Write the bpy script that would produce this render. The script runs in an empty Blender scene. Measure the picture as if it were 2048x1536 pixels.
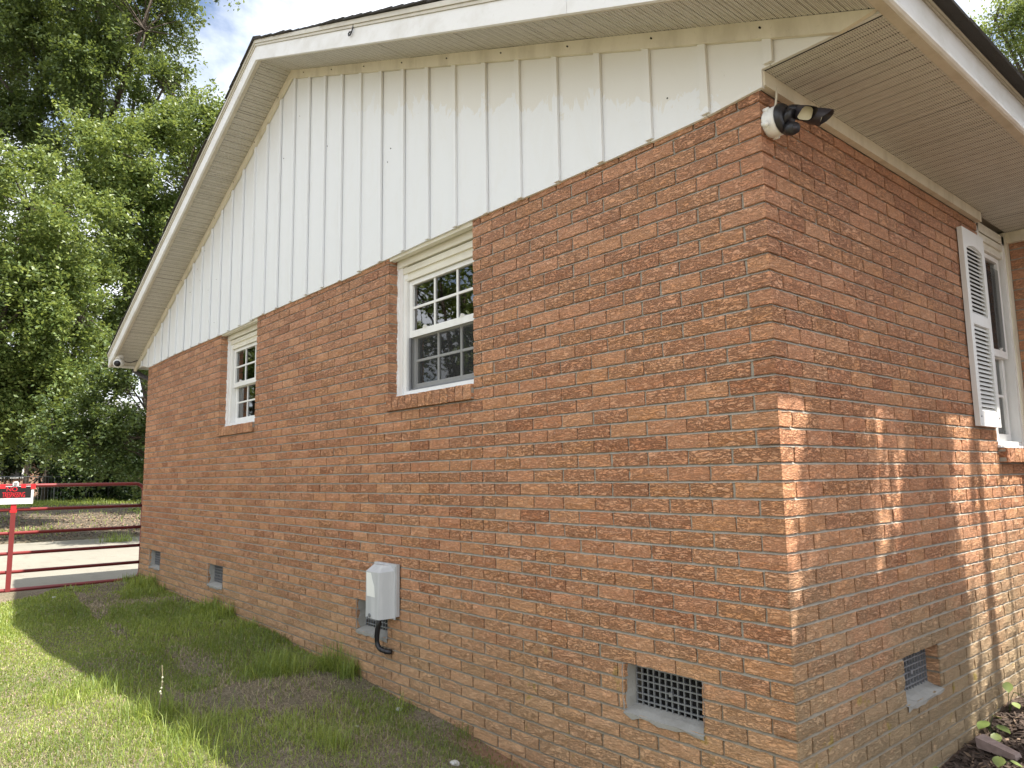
import bpy, math, random
import numpy as np
from mathutils import Vector, Matrix
R = math.radians
rng = np.random.default_rng(7)
random.seed(7)
sc = bpy.context.scene
col = sc.collection

# ------------------------------------------------------------------ camera, sky, sun, exposure
CAM = np.array([1.4287, -2.5599, 1.1375])
YAW, PITCH, ROLL, FPX = -0.86084, 0.12675, -0.01507, 1452.3
cy, sy, cp, sp = math.cos(YAW), math.sin(YAW), math.cos(PITCH), math.sin(PITCH)
FWD = np.array([sy * cp, cy * cp, sp]); RGT = np.array([cy, -sy, 0.0]); UPV = np.cross(RGT, FWD)
cr, sr = math.cos(ROLL), math.sin(ROLL)
RG2 = cr * RGT + sr * UPV; UP2 = -sr * RGT + cr * UPV
cam_d = bpy.data.cameras.new("camera"); cam = bpy.data.objects.new("camera", cam_d); col.objects.link(cam)
cam.matrix_world = Matrix(((RG2[0], UP2[0], -FWD[0], CAM[0]), (RG2[1], UP2[1], -FWD[1], CAM[1]),
                           (RG2[2], UP2[2], -FWD[2], CAM[2]), (0, 0, 0, 1)))
cam_d.sensor_fit = 'HORIZONTAL'; cam_d.sensor_width = 36; cam_d.lens = FPX / 2048 * 36
cam_d.clip_start = 0.05; cam_d.clip_end = 2000
sc.camera = cam
SUN = Vector((.416, .238, 1.0)).normalized()
SUN_EL = math.asin(SUN.z); SUN_AZ = math.atan2(SUN.x, SUN.y)
w = bpy.data.worlds.new("World"); sc.world = w; w.use_nodes = True
nt = w.node_tree; nt.nodes.clear()
out = nt.nodes.new('ShaderNodeOutputWorld'); bg = nt.nodes.new('ShaderNodeBackground')
sky = nt.nodes.new('ShaderNodeTexSky'); sky.sky_type = 'NISHITA'; sky.sun_disc = False
sky.sun_elevation = SUN_EL; sky.sun_rotation = SUN_AZ; sky.air_density = 1.0; sky.dust_density = 1.0; sky.ozone_density = 1.0
tc = nt.nodes.new('ShaderNodeTexCoord')
mp = nt.nodes.new('ShaderNodeMapping'); mp.inputs['Scale'].default_value = (1, 1, 1.8); mp.inputs['Location'].default_value = (0.35, 0.2, 0.0)
nz = nt.nodes.new('ShaderNodeTexNoise'); nz.inputs['Scale'].default_value = 2.6; nz.inputs['Detail'].default_value = 9
nz.inputs['Roughness'].default_value = .58; nz.inputs['Distortion'].default_value = .25
rp = nt.nodes.new('ShaderNodeValToRGB'); rp.color_ramp.elements[0].position = .33; rp.color_ramp.elements[1].position = .53
mx = nt.nodes.new('ShaderNodeMix'); mx.data_type = 'RGBA'
nt.links.new(tc.outputs['Generated'], mp.inputs['Vector']); nt.links.new(mp.outputs[0], nz.inputs['Vector'])
nt.links.new(nz.outputs['Fac'], rp.inputs[0]); nt.links.new(rp.outputs[0], mx.inputs['Factor'])
nt.links.new(sky.outputs[0], mx.inputs['A']); mx.inputs['B'].default_value = (8.2, 8.5, 9.0, 1)
nt.links.new(mx.outputs['Result'], bg.inputs['Color']); nt.links.new(bg.outputs[0], out.inputs[0])
bg.inputs['Strength'].default_value = 0.092
sd = bpy.data.lights.new("sun", 'SUN'); so = bpy.data.objects.new("sun", sd); col.objects.link(so)
sd.energy = 5.0; sd.angle = R(0.55); sd.color = (1.0, .95, .87)
so.rotation_euler = (-SUN).to_track_quat('-Z', 'Y').to_euler(); so.location = (6, 4, 20)
sc.view_settings.view_transform = 'Standard'; sc.view_settings.look = 'None'
sc.view_settings.gamma = 1; sc.view_settings.use_curve_mapping = False
sc.view_settings.exposure = 1.22

# ------------------------------------------------------------------ helpers
def tag(o, label=None, cat=None, group=None, kind=None):
    for k, v in (('label', label), ('category', cat), ('group', group), ('kind', kind)):
        if v: o[k] = v
    return o

def thing(name, label, cat, loc=(0, 0, 0), group=None):
    o = bpy.data.objects.new(name, None); col.objects.link(o); o.location = loc
    o.empty_display_size = .1
    return tag(o, label, cat, group)

def pyobj(name, verts, faces, mat, parent=None, smooth=False, attr=None, off=None):
    """verts Nx3 array in world coordinates; faces list or MxK array."""
    v = np.asarray(verts, dtype=np.float32)
    base = np.zeros(3)
    if parent is not None:
        q = parent
        while q is not None:
            base += np.array(q.location); q = q.parent
    elif off is not None:
        base = np.array(off, dtype=float)
    v = v - base.astype(np.float32)
    me = bpy.data.meshes.new(name)
    if isinstance(faces, np.ndarray):
        nf, k = faces.shape
        me.vertices.add(len(v)); me.vertices.foreach_set('co', v.ravel())
        me.loops.add(nf * k); me.loops.foreach_set('vertex_index', faces.astype(np.int32).ravel())
        me.polygons.add(nf); me.polygons.foreach_set('loop_start', np.arange(nf, dtype=np.int32) * k)
        me.polygons.foreach_set('loop_total', np.full(nf, k, dtype=np.int32))
        me.update(calc_edges=True)
    else:
        me.from_pydata([tuple(map(float, p)) for p in v], [], faces); me.update()
    if attr is not None:
        a = me.attributes.new('tint', 'FLOAT', 'POINT'); a.data.foreach_set('value', np.asarray(attr, dtype=np.float32))
    if mat: me.materials.append(mat)
    if smooth: me.polygons.foreach_set('use_smooth', [True] * len(me.polygons))
    o = bpy.data.objects.new(name, me); col.objects.link(o)
    if parent is not None: o.parent = parent
    elif off is not None: o.location = off
    return o

class MB:
    def __init__(s, f=None): s.v = []; s.f = []; s.map = f or (lambda p: p)
    def add(s, vs, fs):
        n = len(s.v); s.v += [s.map(p) for p in vs]; s.f += [tuple(i + n for i in q) for q in fs]; return s
    def box(s, x0, x1, y0, y1, z0, z1):
        return s.add([(x0, y0, z0), (x1, y0, z0), (x1, y1, z0), (x0, y1, z0), (x0, y0, z1), (x1, y0, z1), (x1, y1, z1), (x0, y1, z1)],
                     [(0, 3, 2, 1), (4, 5, 6, 7), (0, 1, 5, 4), (1, 2, 6, 5), (2, 3, 7, 6), (3, 0, 4, 7)])
    def hexa(s, p):  # 8 points: bottom ring then top ring
        return s.add(p, [(0, 3, 2, 1), (4, 5, 6, 7), (0, 1, 5, 4), (1, 2, 6, 5), (2, 3, 7, 6), (3, 0, 4, 7)])
    def tube(s, pts, r, n=8, cap=True):
        pts = [Vector(p) for p in pts]; rs = r if isinstance(r, (list, tuple)) else [r] * len(pts)
        vs = []; up = None
        for i, p in enumerate(pts):
            d = (pts[min(i + 1, len(pts) - 1)] - pts[max(i - 1, 0)]).normalized()
            if up is None:
                up = d.orthogonal().normalized()
            a = (up - d * up.dot(d)).normalized(); up = a; b = d.cross(a)
            for k in range(n):
                t = 2 * math.pi * k / n
                vs.append(tuple(p + (a * math.cos(t) + b * math.sin(t)) * rs[i]))
        fs = []
        for i in range(len(pts) - 1):
            for k in range(n):
                fs.append((i * n + k, i * n + (k + 1) % n, (i + 1) * n + (k + 1) % n, (i + 1) * n + k))
        if cap:
            fs.append(tuple(range(n - 1, -1, -1))); m = (len(pts) - 1) * n; fs.append(tuple(range(m, m + n)))
        return s.add(vs, fs)
    def prism(s, poly, a0, a1, axis):  # polygon extruded along an axis (0,1,2)
        n = len(poly)
        def P3(p, a):
            q = list(p); q.insert(axis, a); return tuple(q)
        vs = [P3(p, a0) for p in poly] + [P3(p, a1) for p in poly]
        fs = [tuple(range(n - 1, -1, -1)), tuple(range(n, 2 * n))] + [(i, (i + 1) % n, n + (i + 1) % n, n + i) for i in range(n)]
        return s.add(vs, fs)
    def build(s, name, mat, parent=None, smooth=False, off=None):
        return pyobj(name, np.array(s.v), s.f, mat, parent, smooth, off=off)

# ------------------------------------------------------------------ materials
class NT:
    def __init__(s, name):
        s.m = bpy.data.materials.new(name); s.m.use_nodes = True; s.t = s.m.node_tree
        s.b = s.t.nodes['Principled BSDF']
    def n(s, typ, **kw):
        q = s.t.nodes.new('ShaderNode' + typ)
        for k, v in kw.items():
            if k in q.inputs: q.inputs[k].default_value = v
            else: setattr(q, k, v)
        return q
    def l(s, a, b): s.t.links.new(a, b)
    def noise(s, vec=None, scale=5, detail=4, rough=.55, dist=0):
        q = s.n('TexNoise', Scale=scale, Detail=detail, Roughness=rough, Distortion=dist)
        if vec is not None: s.l(vec, q.inputs['Vector'])
        return q.outputs['Fac']
    def ramp(s, fac, stops):
        q = s.n('ValToRGB'); e = q.color_ramp.elements
        while len(e) < len(stops): e.new(.5)
        for i, (p, c) in enumerate(stops):
            e[i].position = p; e[i].color = (c if hasattr(c, '__len__') else (c, c, c)) + (1,) if hasattr(c, '__len__') else (c, c, c, 1)
        s.l(fac, q.inputs[0]); return q.outputs[0]
    def mix(s, fac, a, b, blend='MIX'):
        q = s.n('Mix', data_type='RGBA', blend_type=blend)
        for x, sock in ((fac, q.inputs['Factor']), (a, q.inputs['A']), (b, q.inputs['B'])):
            if hasattr(x, 'links'): s.l(x, sock)
            elif hasattr(x, '__len__'): sock.default_value = tuple(x) + (1,)
            else: sock.default_value = x
        return q.outputs['Result']
    def math(s, op, a, b=None, c=None, clamp=False):
        q = s.n('Math', operation=op, use_clamp=clamp)
        for i, x in enumerate((a, b, c)):
            if x is None: continue
            if hasattr(x, 'links'): s.l(x, q.inputs[i])
            else: q.inputs[i].default_value = x
        return q.outputs[0]
    def vmath(s, op, a, b):
        q = s.n('VectorMath', operation=op)
        for i, x in enumerate((a, b)):
            if hasattr(x, 'links'): s.l(x, q.inputs[i])
            else: q.inputs[i].default_value = x
        return q.outputs[0]
    def pos(s): return s.n('NewGeometry').outputs['Position']
    def xyz(s, v): q = s.n('SeparateXYZ'); s.l(v, q.inputs[0]); return q.outputs
    def step(s, v, a, b):
        q = s.n('MapRange', interpolation_type='SMOOTHSTEP'); s.l(v, q.inputs[0]); q.inputs[1].default_value = a; q.inputs[2].default_value = b
        return q.outputs[0]
    def bump(s, h, dist=.004, strength=1.0):
        q = s.n('Bump', Strength=strength, Distance=dist); s.l(h, q.inputs['Height']); s.l(q.outputs[0], s.b.inputs['Normal'])
    def base(s, c):
        if hasattr(c, 'links'): s.l(c, s.b.inputs['Base Color'])
        else: s.b.inputs['Base Color'].default_value = tuple(c) + (1,)
    def rough(s, r):
        if hasattr(r, 'links'): s.l(r, s.b.inputs['Roughness'])
        else: s.b.inputs['Roughness'].default_value = r

def painted(name, c, dirt=(.45, .40, .30), amount=.35, scale=6, rough=.5, bumpd=.0008, streak=(1, 1, .25)):
    t = NT(name); p = t.pos()
    v = t.vmath('MULTIPLY', p, streak)
    a = t.noise(v, scale, 6, .6, .3); b = t.noise(p, scale * 9, 4)
    f = t.math('MULTIPLY', t.ramp(a, [(.45, 0.0), (.75, 1.0)]), amount)
    cc = t.mix(f, c, dirt); cc = t.mix(t.math('MULTIPLY', t.ramp(b, [(.62, 0.0), (.72, 1.0)]), amount * .4), cc, dirt)
    t.base(cc); t.rough(rough); t.bump(t.math('ADD', a, t.math('MULTIPLY', b, .5)), bumpd)
    return t.m

def plain(name, c, rough=.5, var=.12, scale=20, metal=0, bumpd=0):
    t = NT(name); a = t.noise(t.pos(), scale, 4)
    t.base(t.mix(a, tuple(x * (1 - var) for x in c), tuple(min(1, x * (1 + var)) for x in c))); t.rough(rough)
    t.b.inputs['Metallic'].default_value = metal
    if bumpd: t.bump(a, bumpd)
    return t.m

def brick_material():
    t = NT('weathered_brick'); p = t.pos(); X, Y, Z = t.xyz(p)[:3]
    at = t.n('Attribute', attribute_name='tint'); oi = t.n('ObjectInfo')
    tint = t.math('FRACT', t.math('ADD', at.outputs['Fac'], oi.outputs['Random']))
    tint2 = t.math('FRACT', t.math('MULTIPLY', tint, 17.31))
    comb = t.n('CombineXYZ'); t.l(t.math('MULTIPLY', tint, 9.7), comb.inputs[0]); t.l(t.math('MULTIPLY', tint2, 5.1), comb.inputs[2])
    v = t.vmath('ADD', t.vmath('MULTIPLY', p, (1, 1, 3.6)), comb.outputs[0])
    n1 = t.noise(v, 19, 3, .5, .8)
    rid = t.math('ABSOLUTE', t.math('SUBTRACT', n1, .5))
    crack = t.ramp(rid, [(.0, 0.0), (.020, .35), (.052, 1.0)])
    n1b = t.noise(t.vmath('ADD', v, (3.3, 1.7, 4.4)), 30, 3, .55, 1.0)
    crack2 = t.ramp(t.math('ABSOLUTE', t.math('SUBTRACT', n1b, .5)), [(.0, .05), (.018, .45), (.046, 1.0)])
    n2 = t.noise(v, 75, 3, .6); n3 = t.noise(p, 260, 2)
    # some bricks are smoother than others
    sm = t.ramp(tint2, [(.0, .1), (.55, .45), (.8, 1.0)])
    ck = t.math('MULTIPLY', crack, crack2)
    ck = t.math('ADD', t.math('MULTIPLY', ck, t.math('SUBTRACT', 1, t.math('MULTIPLY', sm, .45))), t.math('MULTIPLY', sm, .45), clamp=True)
    h = t.math('ADD', t.math('ADD', t.math('MULTIPLY', ck, .75), t.math('MULTIPLY', n1, .9)), t.math('ADD', t.math('MULTIPLY', n2, .45), t.math('MULTIPLY', n3, .2)))
    t.bump(h, .0068, 1.0)
    c = t.ramp(tint, [(.0, (.56, .245, .125)), (.10, (.64, .305, .165)), (.40, (.69, .340, .188)), (.66, (.67, .330, .160)), (.86, (.72, .375, .205)), (1.0, (.59, .260, .135))])
    c = t.mix(t.math('MULTIPLY', t.ramp(n1, [(.42, 0.0), (.70, 1.0)]), .45), c, (.70, .43, .28))
    c = t.mix(t.math('MULTIPLY', t.ramp(n2, [(.4, 0.0), (.7, 1.0)]), .15), c, (.36, .165, .085))
    c = t.mix(t.math('MULTIPLY', t.math('SUBTRACT', 1, ck), .76), c, (.16, .068, .038))
    # paler, pinker tone high on the wall, tan soil film low down
    big = t.noise(p, 2.2, 5, .6)
    hi = t.math('MULTIPLY', t.step(t.math('ADD', Z, t.math('MULTIPLY', big, .8)), 1.6, 2.9), .22)
    c = t.mix(hi, c, (.60, .38, .29))
    zz = t.math('ADD', Z, t.math('MULTIPLY', t.math('SUBTRACT', big, .5), .9))
    low = t.math('SUBTRACT', 1, t.step(zz, -.15, .75))
    c = t.mix(t.math('MULTIPLY', low, .52), c, t.mix(n2, (.60, .43, .25), (.48, .33, .185)))
    side = t.step(X, -.012, -.002)
    alg = t.math('MULTIPLY', t.math('SUBTRACT', 1, t.step(t.math('ADD', Z, t.math('MULTIPLY', t.math('SUBTRACT', big, .5), 1.2)), -.05, 1.1)), side)
    c = t.mix(t.math('MULTIPLY', alg, .68), c, t.mix(n2, (.25, .215, .135), (.36, .30, .19)))
    li = t.noise(p, 6.5, 4, .6)
    lm = t.math('MULTIPLY', t.ramp(li, [(.64, 0.0), (.70, 1.0)]), t.math('SUBTRACT', 1, t.step(Z, .1, .5)))
    c = t.mix(t.math('MULTIPLY', lm, .6), c, (.36, .28, .045))
    # white spots of old bird lime and paint
    ws = t.noise(t.vmath('MULTIPLY', p, (1, 1, .55)), 42, 2, .5)
    wm = t.math('MULTIPLY', t.ramp(ws, [(.745, 0.0), (.775, 1.0)]), t.ramp(t.noise(p, 1.6, 2), [(.5, 0.0), (.62, 1.0)]))
    c = t.mix(t.math('MULTIPLY', wm, .75), c, (.62, .58, .56))
    t.base(c); t.rough(.93); t.b.inputs['Specular IOR Level'].default_value = .2
    return t.m

def mortar_material():
    t = NT('grey_mortar'); p = t.pos(); Z = t.xyz(p)[2]
    a = t.noise(p, 60, 5); b = t.noise(p, 4, 4)
    c = t.mix(a, (.29, .262, .21), (.40, .37, .31))
    c = t.mix(t.math('MULTIPLY', t.math('SUBTRACT', 1, t.step(t.math('ADD', Z, t.math('MULTIPLY', b, .5)), .1, 1.15)), .75), c, (.185, .150, .100))  # darker low down: soil film plus joint shade painted into the colour
    t.base(c); t.rough(.95); t.bump(a, .003); return t.m

def siding_material():
    t = NT('white_siding_paint'); p = t.pos(); X, Y, Z = t.xyz(p)[:3]
    rake = t.math('SUBTRACT', 4.73, t.math('MULTIPLY', t.math('ABSOLUTE', t.math('ADD', X, 4.5)), .413))
    dist = t.math('SUBTRACT', rake, Z)
    a = t.noise(t.vmath('MULTIPLY', p, (1, 1, .45)), 7, 9, .7, .8); b = t.noise(p, 90, 3)
    edge = t.math('ADD', dist, t.math('MULTIPLY', t.math('SUBTRACT', a, .5), .8))
    old = t.math('SUBTRACT', 1, t.step(edge, .25, .275))
    right = t.step(X, -4.2, -2.0)
    c = t.mix(t.math('MULTIPLY', t.math('MULTIPLY', old, right), .42), (.765, .785, .80), (.66, .61, .49))
    c = t.mix(t.math('MULTIPLY', t.ramp(a, [(.5, 0.0), (.8, 1.0)]), .25), c, (.66, .64, .58))
    c = t.mix(t.math('MULTIPLY', t.ramp(t.noise(p, 24, 5, .7), [(.70, 0.0), (.76, 1.0)]), .4), c, (.34, .30, .22))
    t.base(c); t.rough(.5); t.bump(t.math('ADD', a, t.math('MULTIPLY', b, .4)), .0012); return t.m

def soffit_material(name, along):   # fine punched holes in rows across the panel
    t = NT(name); p = t.pos(); X, Y, Z = t.xyz(p)[:3]
    u = t.math('MULTIPLY', X, 1.082) if along == 0 else Y
    vv = Y if along == 0 else X
    def dots(q, s): return t.math('ABSOLUTE', t.math('SINE', t.math('MULTIPLY', q, math.pi / s)))
    d = t.math('MULTIPLY', dots(u, .0095), dots(vv, .0095))
    hole = t.ramp(d, [(.60, 0.0), (.78, 1.0)])
    a = t.noise(p, 3.5, 5, .6); b = t.noise(t.vmath('MULTIPLY', p, (1, 1, 1)), 26, 4, .6)
    c = t.mix(a, (.55, .53, .475), (.68, .655, .60)); c = t.mix(t.math('MULTIPLY', t.ramp(b, [(.5, 0.0), (.75, 1.0)]), .3), c, (.30, .25, .18))
    c = t.mix(t.math('MULTIPLY', hole, .88), c, (.045, .036, .025))
    t.base(c); t.rough(.55); return t.m

def leaf_material(name, dark, mid, light, trans=.35):
    t = NT(name); at = t.n('Attribute', attribute_name='tint')
    big = t.noise(t.pos(), .5, 3)
    f = t.math('ADD', t.math('MULTIPLY', at.outputs['Fac'], .75), t.math('MULTIPLY', big, .35))
    c = t.ramp(f, [(.15, dark), (.55, mid), (.95, light)])
    t.base(c); t.rough(.47); t.b.inputs['Specular IOR Level'].default_value = .5
    tr = t.n('BsdfTranslucent'); mxs = t.n('MixShader', Fac=trans)
    mm = t.mix(.5, c, tuple(min(1, x * 1.5) for x in (light[0], light[1], light[2] * .6)))
    t.l(mm, tr.inputs['Color'])
    o = [q for q in t.t.nodes if q.type == 'OUTPUT_MATERIAL'][0]
    t.l(t.b.outputs[0], mxs.inputs[1]); t.l(tr.outputs[0], mxs.inputs[2]); t.l(mxs.outputs[0], o.inputs[0])
    return t.m

def ground_material():
    t = NT('lawn_soil'); p = t.pos(); X, Y, Z = t.xyz(p)[:3]
    a = t.noise(p, 3.0, 6, .6); b = t.noise(p, 45, 5, .65); e = t.noise(p, 160, 3)
    c = t.mix(t.ramp(b, [(.3, 0.0), (.7, 1.0)]), (.075, .056, .038), (.25, .20, .135))
    c = t.mix(t.math('MULTIPLY', t.ramp(e, [(.52, 0.0), (.62, 1.0)]), .7), c, (.38, .32, .22))
    c = t.mix(t.math('MULTIPLY', t.ramp(a, [(.42, 0.0), (.6, 1.0)]), .35), c, (.085, .105, .04))
    # bare red clay scoured out along the foot of the gable wall
    cl = t.math('MULTIPLY', t.step(t.math('ADD', Y, t.math('MULTIPLY', a, .18)), -.16, .02), t.step(X, -2.2, -1.5))
    c = t.mix(t.math('MULTIPLY', cl, .8), c, t.mix(b, (.30, .135, .072), (.40, .20, .11)))
    # bark mulch bed beside the house
    mu = t.math('MULTIPLY', t.step(X, -.05, .02), t.step(Y, -.05, .2))
    c = t.mix(mu, c, t.mix(b, (.035, .024, .018), (.12, .085, .062)))
    # leaf litter beyond the driveway
    far = t.math('SUBTRACT', 1, t.step(t.math('ADD', X, t.math('MULTIPLY', a, 1.5)), -18.2, -17.2))
    c = t.mix(t.math('MULTIPLY', far, .85), c, t.mix(t.noise(p, 9, 6, .7), (.035, .027, .02), (.13, .10, .062)))
    t.base(c); t.rough(.95); t.bump(t.math('ADD', b, t.math('MULTIPLY', e, .6)), .02); return t.m

def concrete_material(name='old_concrete', lo=(.185, .172, .14), hi=(.27, .25, .205)):
    t = NT(name); p = t.pos()
    a = t.noise(p, .8, 6, .6); b = t.noise(p, 55, 5); g = t.noise(t.vmath('MULTIPLY', p, (1, 3, 1)), 2.2, 5, .6)
    c = t.mix(a, lo, hi); c = t.mix(t.math('MULTIPLY', t.ramp(g, [(.52, 0.0), (.72, 1.0)]), .4), c, (.13, .118, .095))
    c = t.mix(t.math('MULTIPLY', b, .25), c, (.20, .185, .15))
    t.base(c); t.rough(.9); t.bump(b, .004); return t.m

def shingle_material():
    t = NT('asphalt_shingle'); p = t.pos()
    a = t.noise(p, 300, 2); b = t.noise(p, 7, 4)
    t.base(t.mix(t.mix(.5, a, b), (.018, .017, .016), (.075, .068, .062))); t.rough(.95); t.bump(a, .003); return t.m

def glass_material(name, tint=(.9, .95, .93)):
    m = bpy.data.materials.new(name); m.use_nodes = True; t = m.node_tree; t.nodes.clear()
    o = t.nodes.new('ShaderNodeOutputMaterial'); mxs = t.nodes.new('ShaderNodeMixShader')
    fr = t.nodes.new('ShaderNodeFresnel'); fr.inputs['IOR'].default_value = 2.9
    tr = t.nodes.new('ShaderNodeBsdfTransparent'); tr.inputs[0].default_value = tint + (1,)
    gl = t.nodes.new('ShaderNodeBsdfGlossy'); gl.inputs['Roughness'].default_value = .015
    nzz = t.nodes.new('ShaderNodeTexNoise'); nzz.inputs['Scale'].default_value = 3.0
    bp = t.nodes.new('ShaderNodeBump'); bp.inputs['Distance'].default_value = .004; bp.inputs['Strength'].default_value = .06
    t.links.new(nzz.outputs['Fac'], bp.inputs['Height']); t.links.new(bp.outputs[0], gl.inputs['Normal'])
    t.links.new(fr.outputs[0], mxs.inputs[0]); t.links.new(tr.outputs[0], mxs.inputs[1]); t.links.new(gl.outputs[0], mxs.inputs[2])
    t.links.new(mxs.outputs[0], o.inputs[0]); return m

def screen_material():
    t = NT('insect_screen'); t.base((.022, .024, .024)); t.rough(.7)
    tr = t.n('BsdfTransparent'); mxs = t.n('MixShader', Fac=.42)
    o = [q for q in t.t.nodes if q.type == 'OUTPUT_MATERIAL'][0]
    t.l(tr.outputs[0], mxs.inputs[1]); t.l(t.b.outputs[0], mxs.inputs[2]); t.l(mxs.outputs[0], o.inputs[0]); return t.m

M = dict(
    brick=brick_material(), mortar=mortar_material(), siding=siding_material(),
    trim=painted('cream_trim_paint', (.70, .65, .52), (.36, .31, .21), .5, 8, .55),
    fascia=painted('white_fascia_paint', (.80, .80, .79), (.52, .49, .42), .5, 4, .45, .0012, (1, 1, 1.5)),
    drip=painted('drip_edge_paint', (.60, .57, .49), (.33, .29, .22), .4, 5, .5),
    soffit_r=soffit_material('rake_soffit_vinyl', 0), soffit_e=soffit_material('eave_soffit_vinyl', 1),
    channel=painted('soffit_channel_vinyl', (.58, .53, .43), (.35, .29, .19), .5, 12, .5),
    shingle=shingle_material(), vinyl=painted('white_window_vinyl', (.82, .82, .80), (.55, .52, .45), .3, 9, .35, .0005),
    creamvinyl=painted('cream_window_head', (.76, .735, .64), (.36, .31, .20), .35, 12, .5, .0008, (.3, 1, 2)),
    caulk=plain('white_caulk', (.84, .84, .83), .6, .05, 40, 0, .002),
    glass=glass_material('window_glass'), dark=plain('dark_interior', (.035, .033, .03), .9),
    screen=screen_material(), curtain=plain('brown_curtain', (.16, .10, .07), .9, .4, 9),
    cement=painted('vent_cement', (.31, .30, .275), (.19, .175, .145), .5, 14, .9, .004, (1, 1, 1)),
    grille=plain('galvanised_grille', (.22, .225, .235), .5, .25, 30, .3), ventdark=plain('crawlspace_dark', (.012, .012, .012), .95),
    shutter=painted('white_shutter', (.74, .74, .72), (.45, .43, .37), .3, 6, .45),
    redpaint=painted('red_gate_enamel', (.205, .030, .030), (.13, .03, .025), .5, 10, .42),
    redtape=plain('red_tape', (.70, .025, .03), .45), signblack=plain('sign_black', (.012, .012, .012), .4), signwhite=plain('sign_white', (.82, .82, .82), .4),
    signred=plain('sign_red', (.75, .02, .035), .4), black=plain('black_plastic', (.016, .015, .018), .4),
    darkplastic=plain('dark_bronze_plastic', (.030, .026, .032), .45), white=plain('white_plastic', (.78, .78, .75), .4, .04),
    lens=plain('cream_lens', (.60, .58, .42), .25, .06), greyplastic=painted('grey_weathered_plastic', (.43, .435, .44), (.62, .62, .62), .7, 16, .6, .0006, (1, 1, .12)),
    bark=plain('tree_bark', (.095, .075, .058), .95, .45, 14, 0, .03), palebark=plain('smooth_bark', (.24, .19, .14), .8, .3, 10, 0, .006),
    ground=ground_material(), concrete=concrete_material(),
    grass=leaf_material('grass_blade', (.042, .080, .016), (.135, .200, .040), (.40, .46, .11), .40),
    straw=plain('dead_grass_straw', (.34, .28, .175), .9, .35, 30),
    leafA=leaf_material('leaf_bright', (.045, .078, .020), (.120, .178, .046), (.34, .39, .125), .31),
    leafB=leaf_material('leaf_deep', (.032, .058, .018), (.090, .138, .038), (.27, .32, .095), .30),
    leafC=leaf_material('leaf_ivy', (.016, .035, .012), (.032, .062, .018), (.080, .12, .03), .28),
    wood=plain('weathered_wood', (.30, .225, .20), .85, .45, 30, 0, .006), chip=plain('bark_chip', (.075, .050, .037), .95, .6, 40),
    chippale=plain('dry_leaf_litter', (.21, .145, .095), .9, .5, 40), stone=plain('pale_stone', (.50, .49, .47), .85, .2, 40, 0, .006),
    roofgrey=plain('grey_roof', (.20, .20, .205), .9, .2, 3), farbrick=None)

def far_brick():
    t = NT('neighbour_brick'); p = t.pos()
    q = t.n('TexBrick', Scale=1.0); q.inputs['Brick Width'].default_value = .21; q.inputs['Row Height'].default_value = .07; q.inputs['Mortar Size'].default_value = .008
    X, Y, Z = t.xyz(p)[:3]; cb = t.n('CombineXYZ'); t.l(Y, cb.inputs[0]); t.l(Z, cb.inputs[1]); t.l(cb.outputs[0], q.inputs['Vector'])
    q.inputs['Color1'].default_value = (.36, .17, .10, 1); q.inputs['Color2'].default_value = (.46, .26, .16, 1); q.inputs['Mortar'].default_value = (.42, .37, .31, 1)
    t.base(q.outputs['Color']); t.rough(.95); return t.m
M['farbrick'] = far_brick()

# ------------------------------------------------------------------ ground
def ip(x, xs, ys): return np.interp(x, xs, ys)
def zg(x, y):
    x = np.asarray(x, float); y = np.asarray(y, float)
    zw = ip(x, [-9, -5.4, -3.3, -2.1, -1.4, 0, 1, 3], [-.115, -.12, -.19, -.285, -.315, -.33, -.34, -.36])
    zl = ip(x, [-9, -6, -3, 0, 3, 8], [-.12, -.155, -.185, -.26, -.32, -.4])
    t = np.clip(-y / .6, 0, 1); t = t * t * (3 - 2 * t)
    z = zw * (1 - t) + zl * t
    zs = ip(y, [0, .6, 1.6, 2.5, 8, 20], [-.33, -.29, -.20, -.165, -.12, -.1])
    k = np.clip(y / .15, 0, 1) * np.clip((x + .6) / .5, 0, 1)
    z = z * (1 - k) + zs * k
    far = np.interp(x, [-70, -38, -30, -18.5, -18.2, -9.6, -8.3], [.95, .56, .33, -.13, -.215, -.215, 0])
    tf = np.clip((-8.4 - x) / .5, 0, 1)
    z = z * (1 - tf) + far * tf
    near = (x > -8.6)
    z = z + near * .012 * (np.sin(x * 5.1 + 1.3 * np.sin(y * 3.7)) + np.sin(y * 6.3 + x * 2.1))
    return z
def ax(fine0, fine1, step, lo, hi):
    f = np.arange(fine0, fine1, step)
    a = fine0 - np.geomspace(step, fine0 - lo, 26)[::-1]; b = fine1 + np.geomspace(step, hi - fine1, 26)
    return np.r_[a, f, b]
gx = ax(-19.0, 3.0, .11, -600, 600); gy = ax(-4.0, 3.4, .11, -600, 600)
GX, GY = np.meshgrid(gx, gy, indexing='ij'); GZ = zg(GX, GY)
nx_, ny_ = len(gx), len(gy)
idx = np.arange(nx_ * ny_).reshape(nx_, ny_)
gf = np.stack([idx[:-1, :-1], idx[1:, :-1], idx[1:, 1:], idx[:-1, 1:]], -1).reshape(-1, 4)
g = pyobj('ground', np.stack([GX, GY, GZ], -1).reshape(-1, 3), gf, M['ground'], None, True); tag(g, kind='structure')
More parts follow.
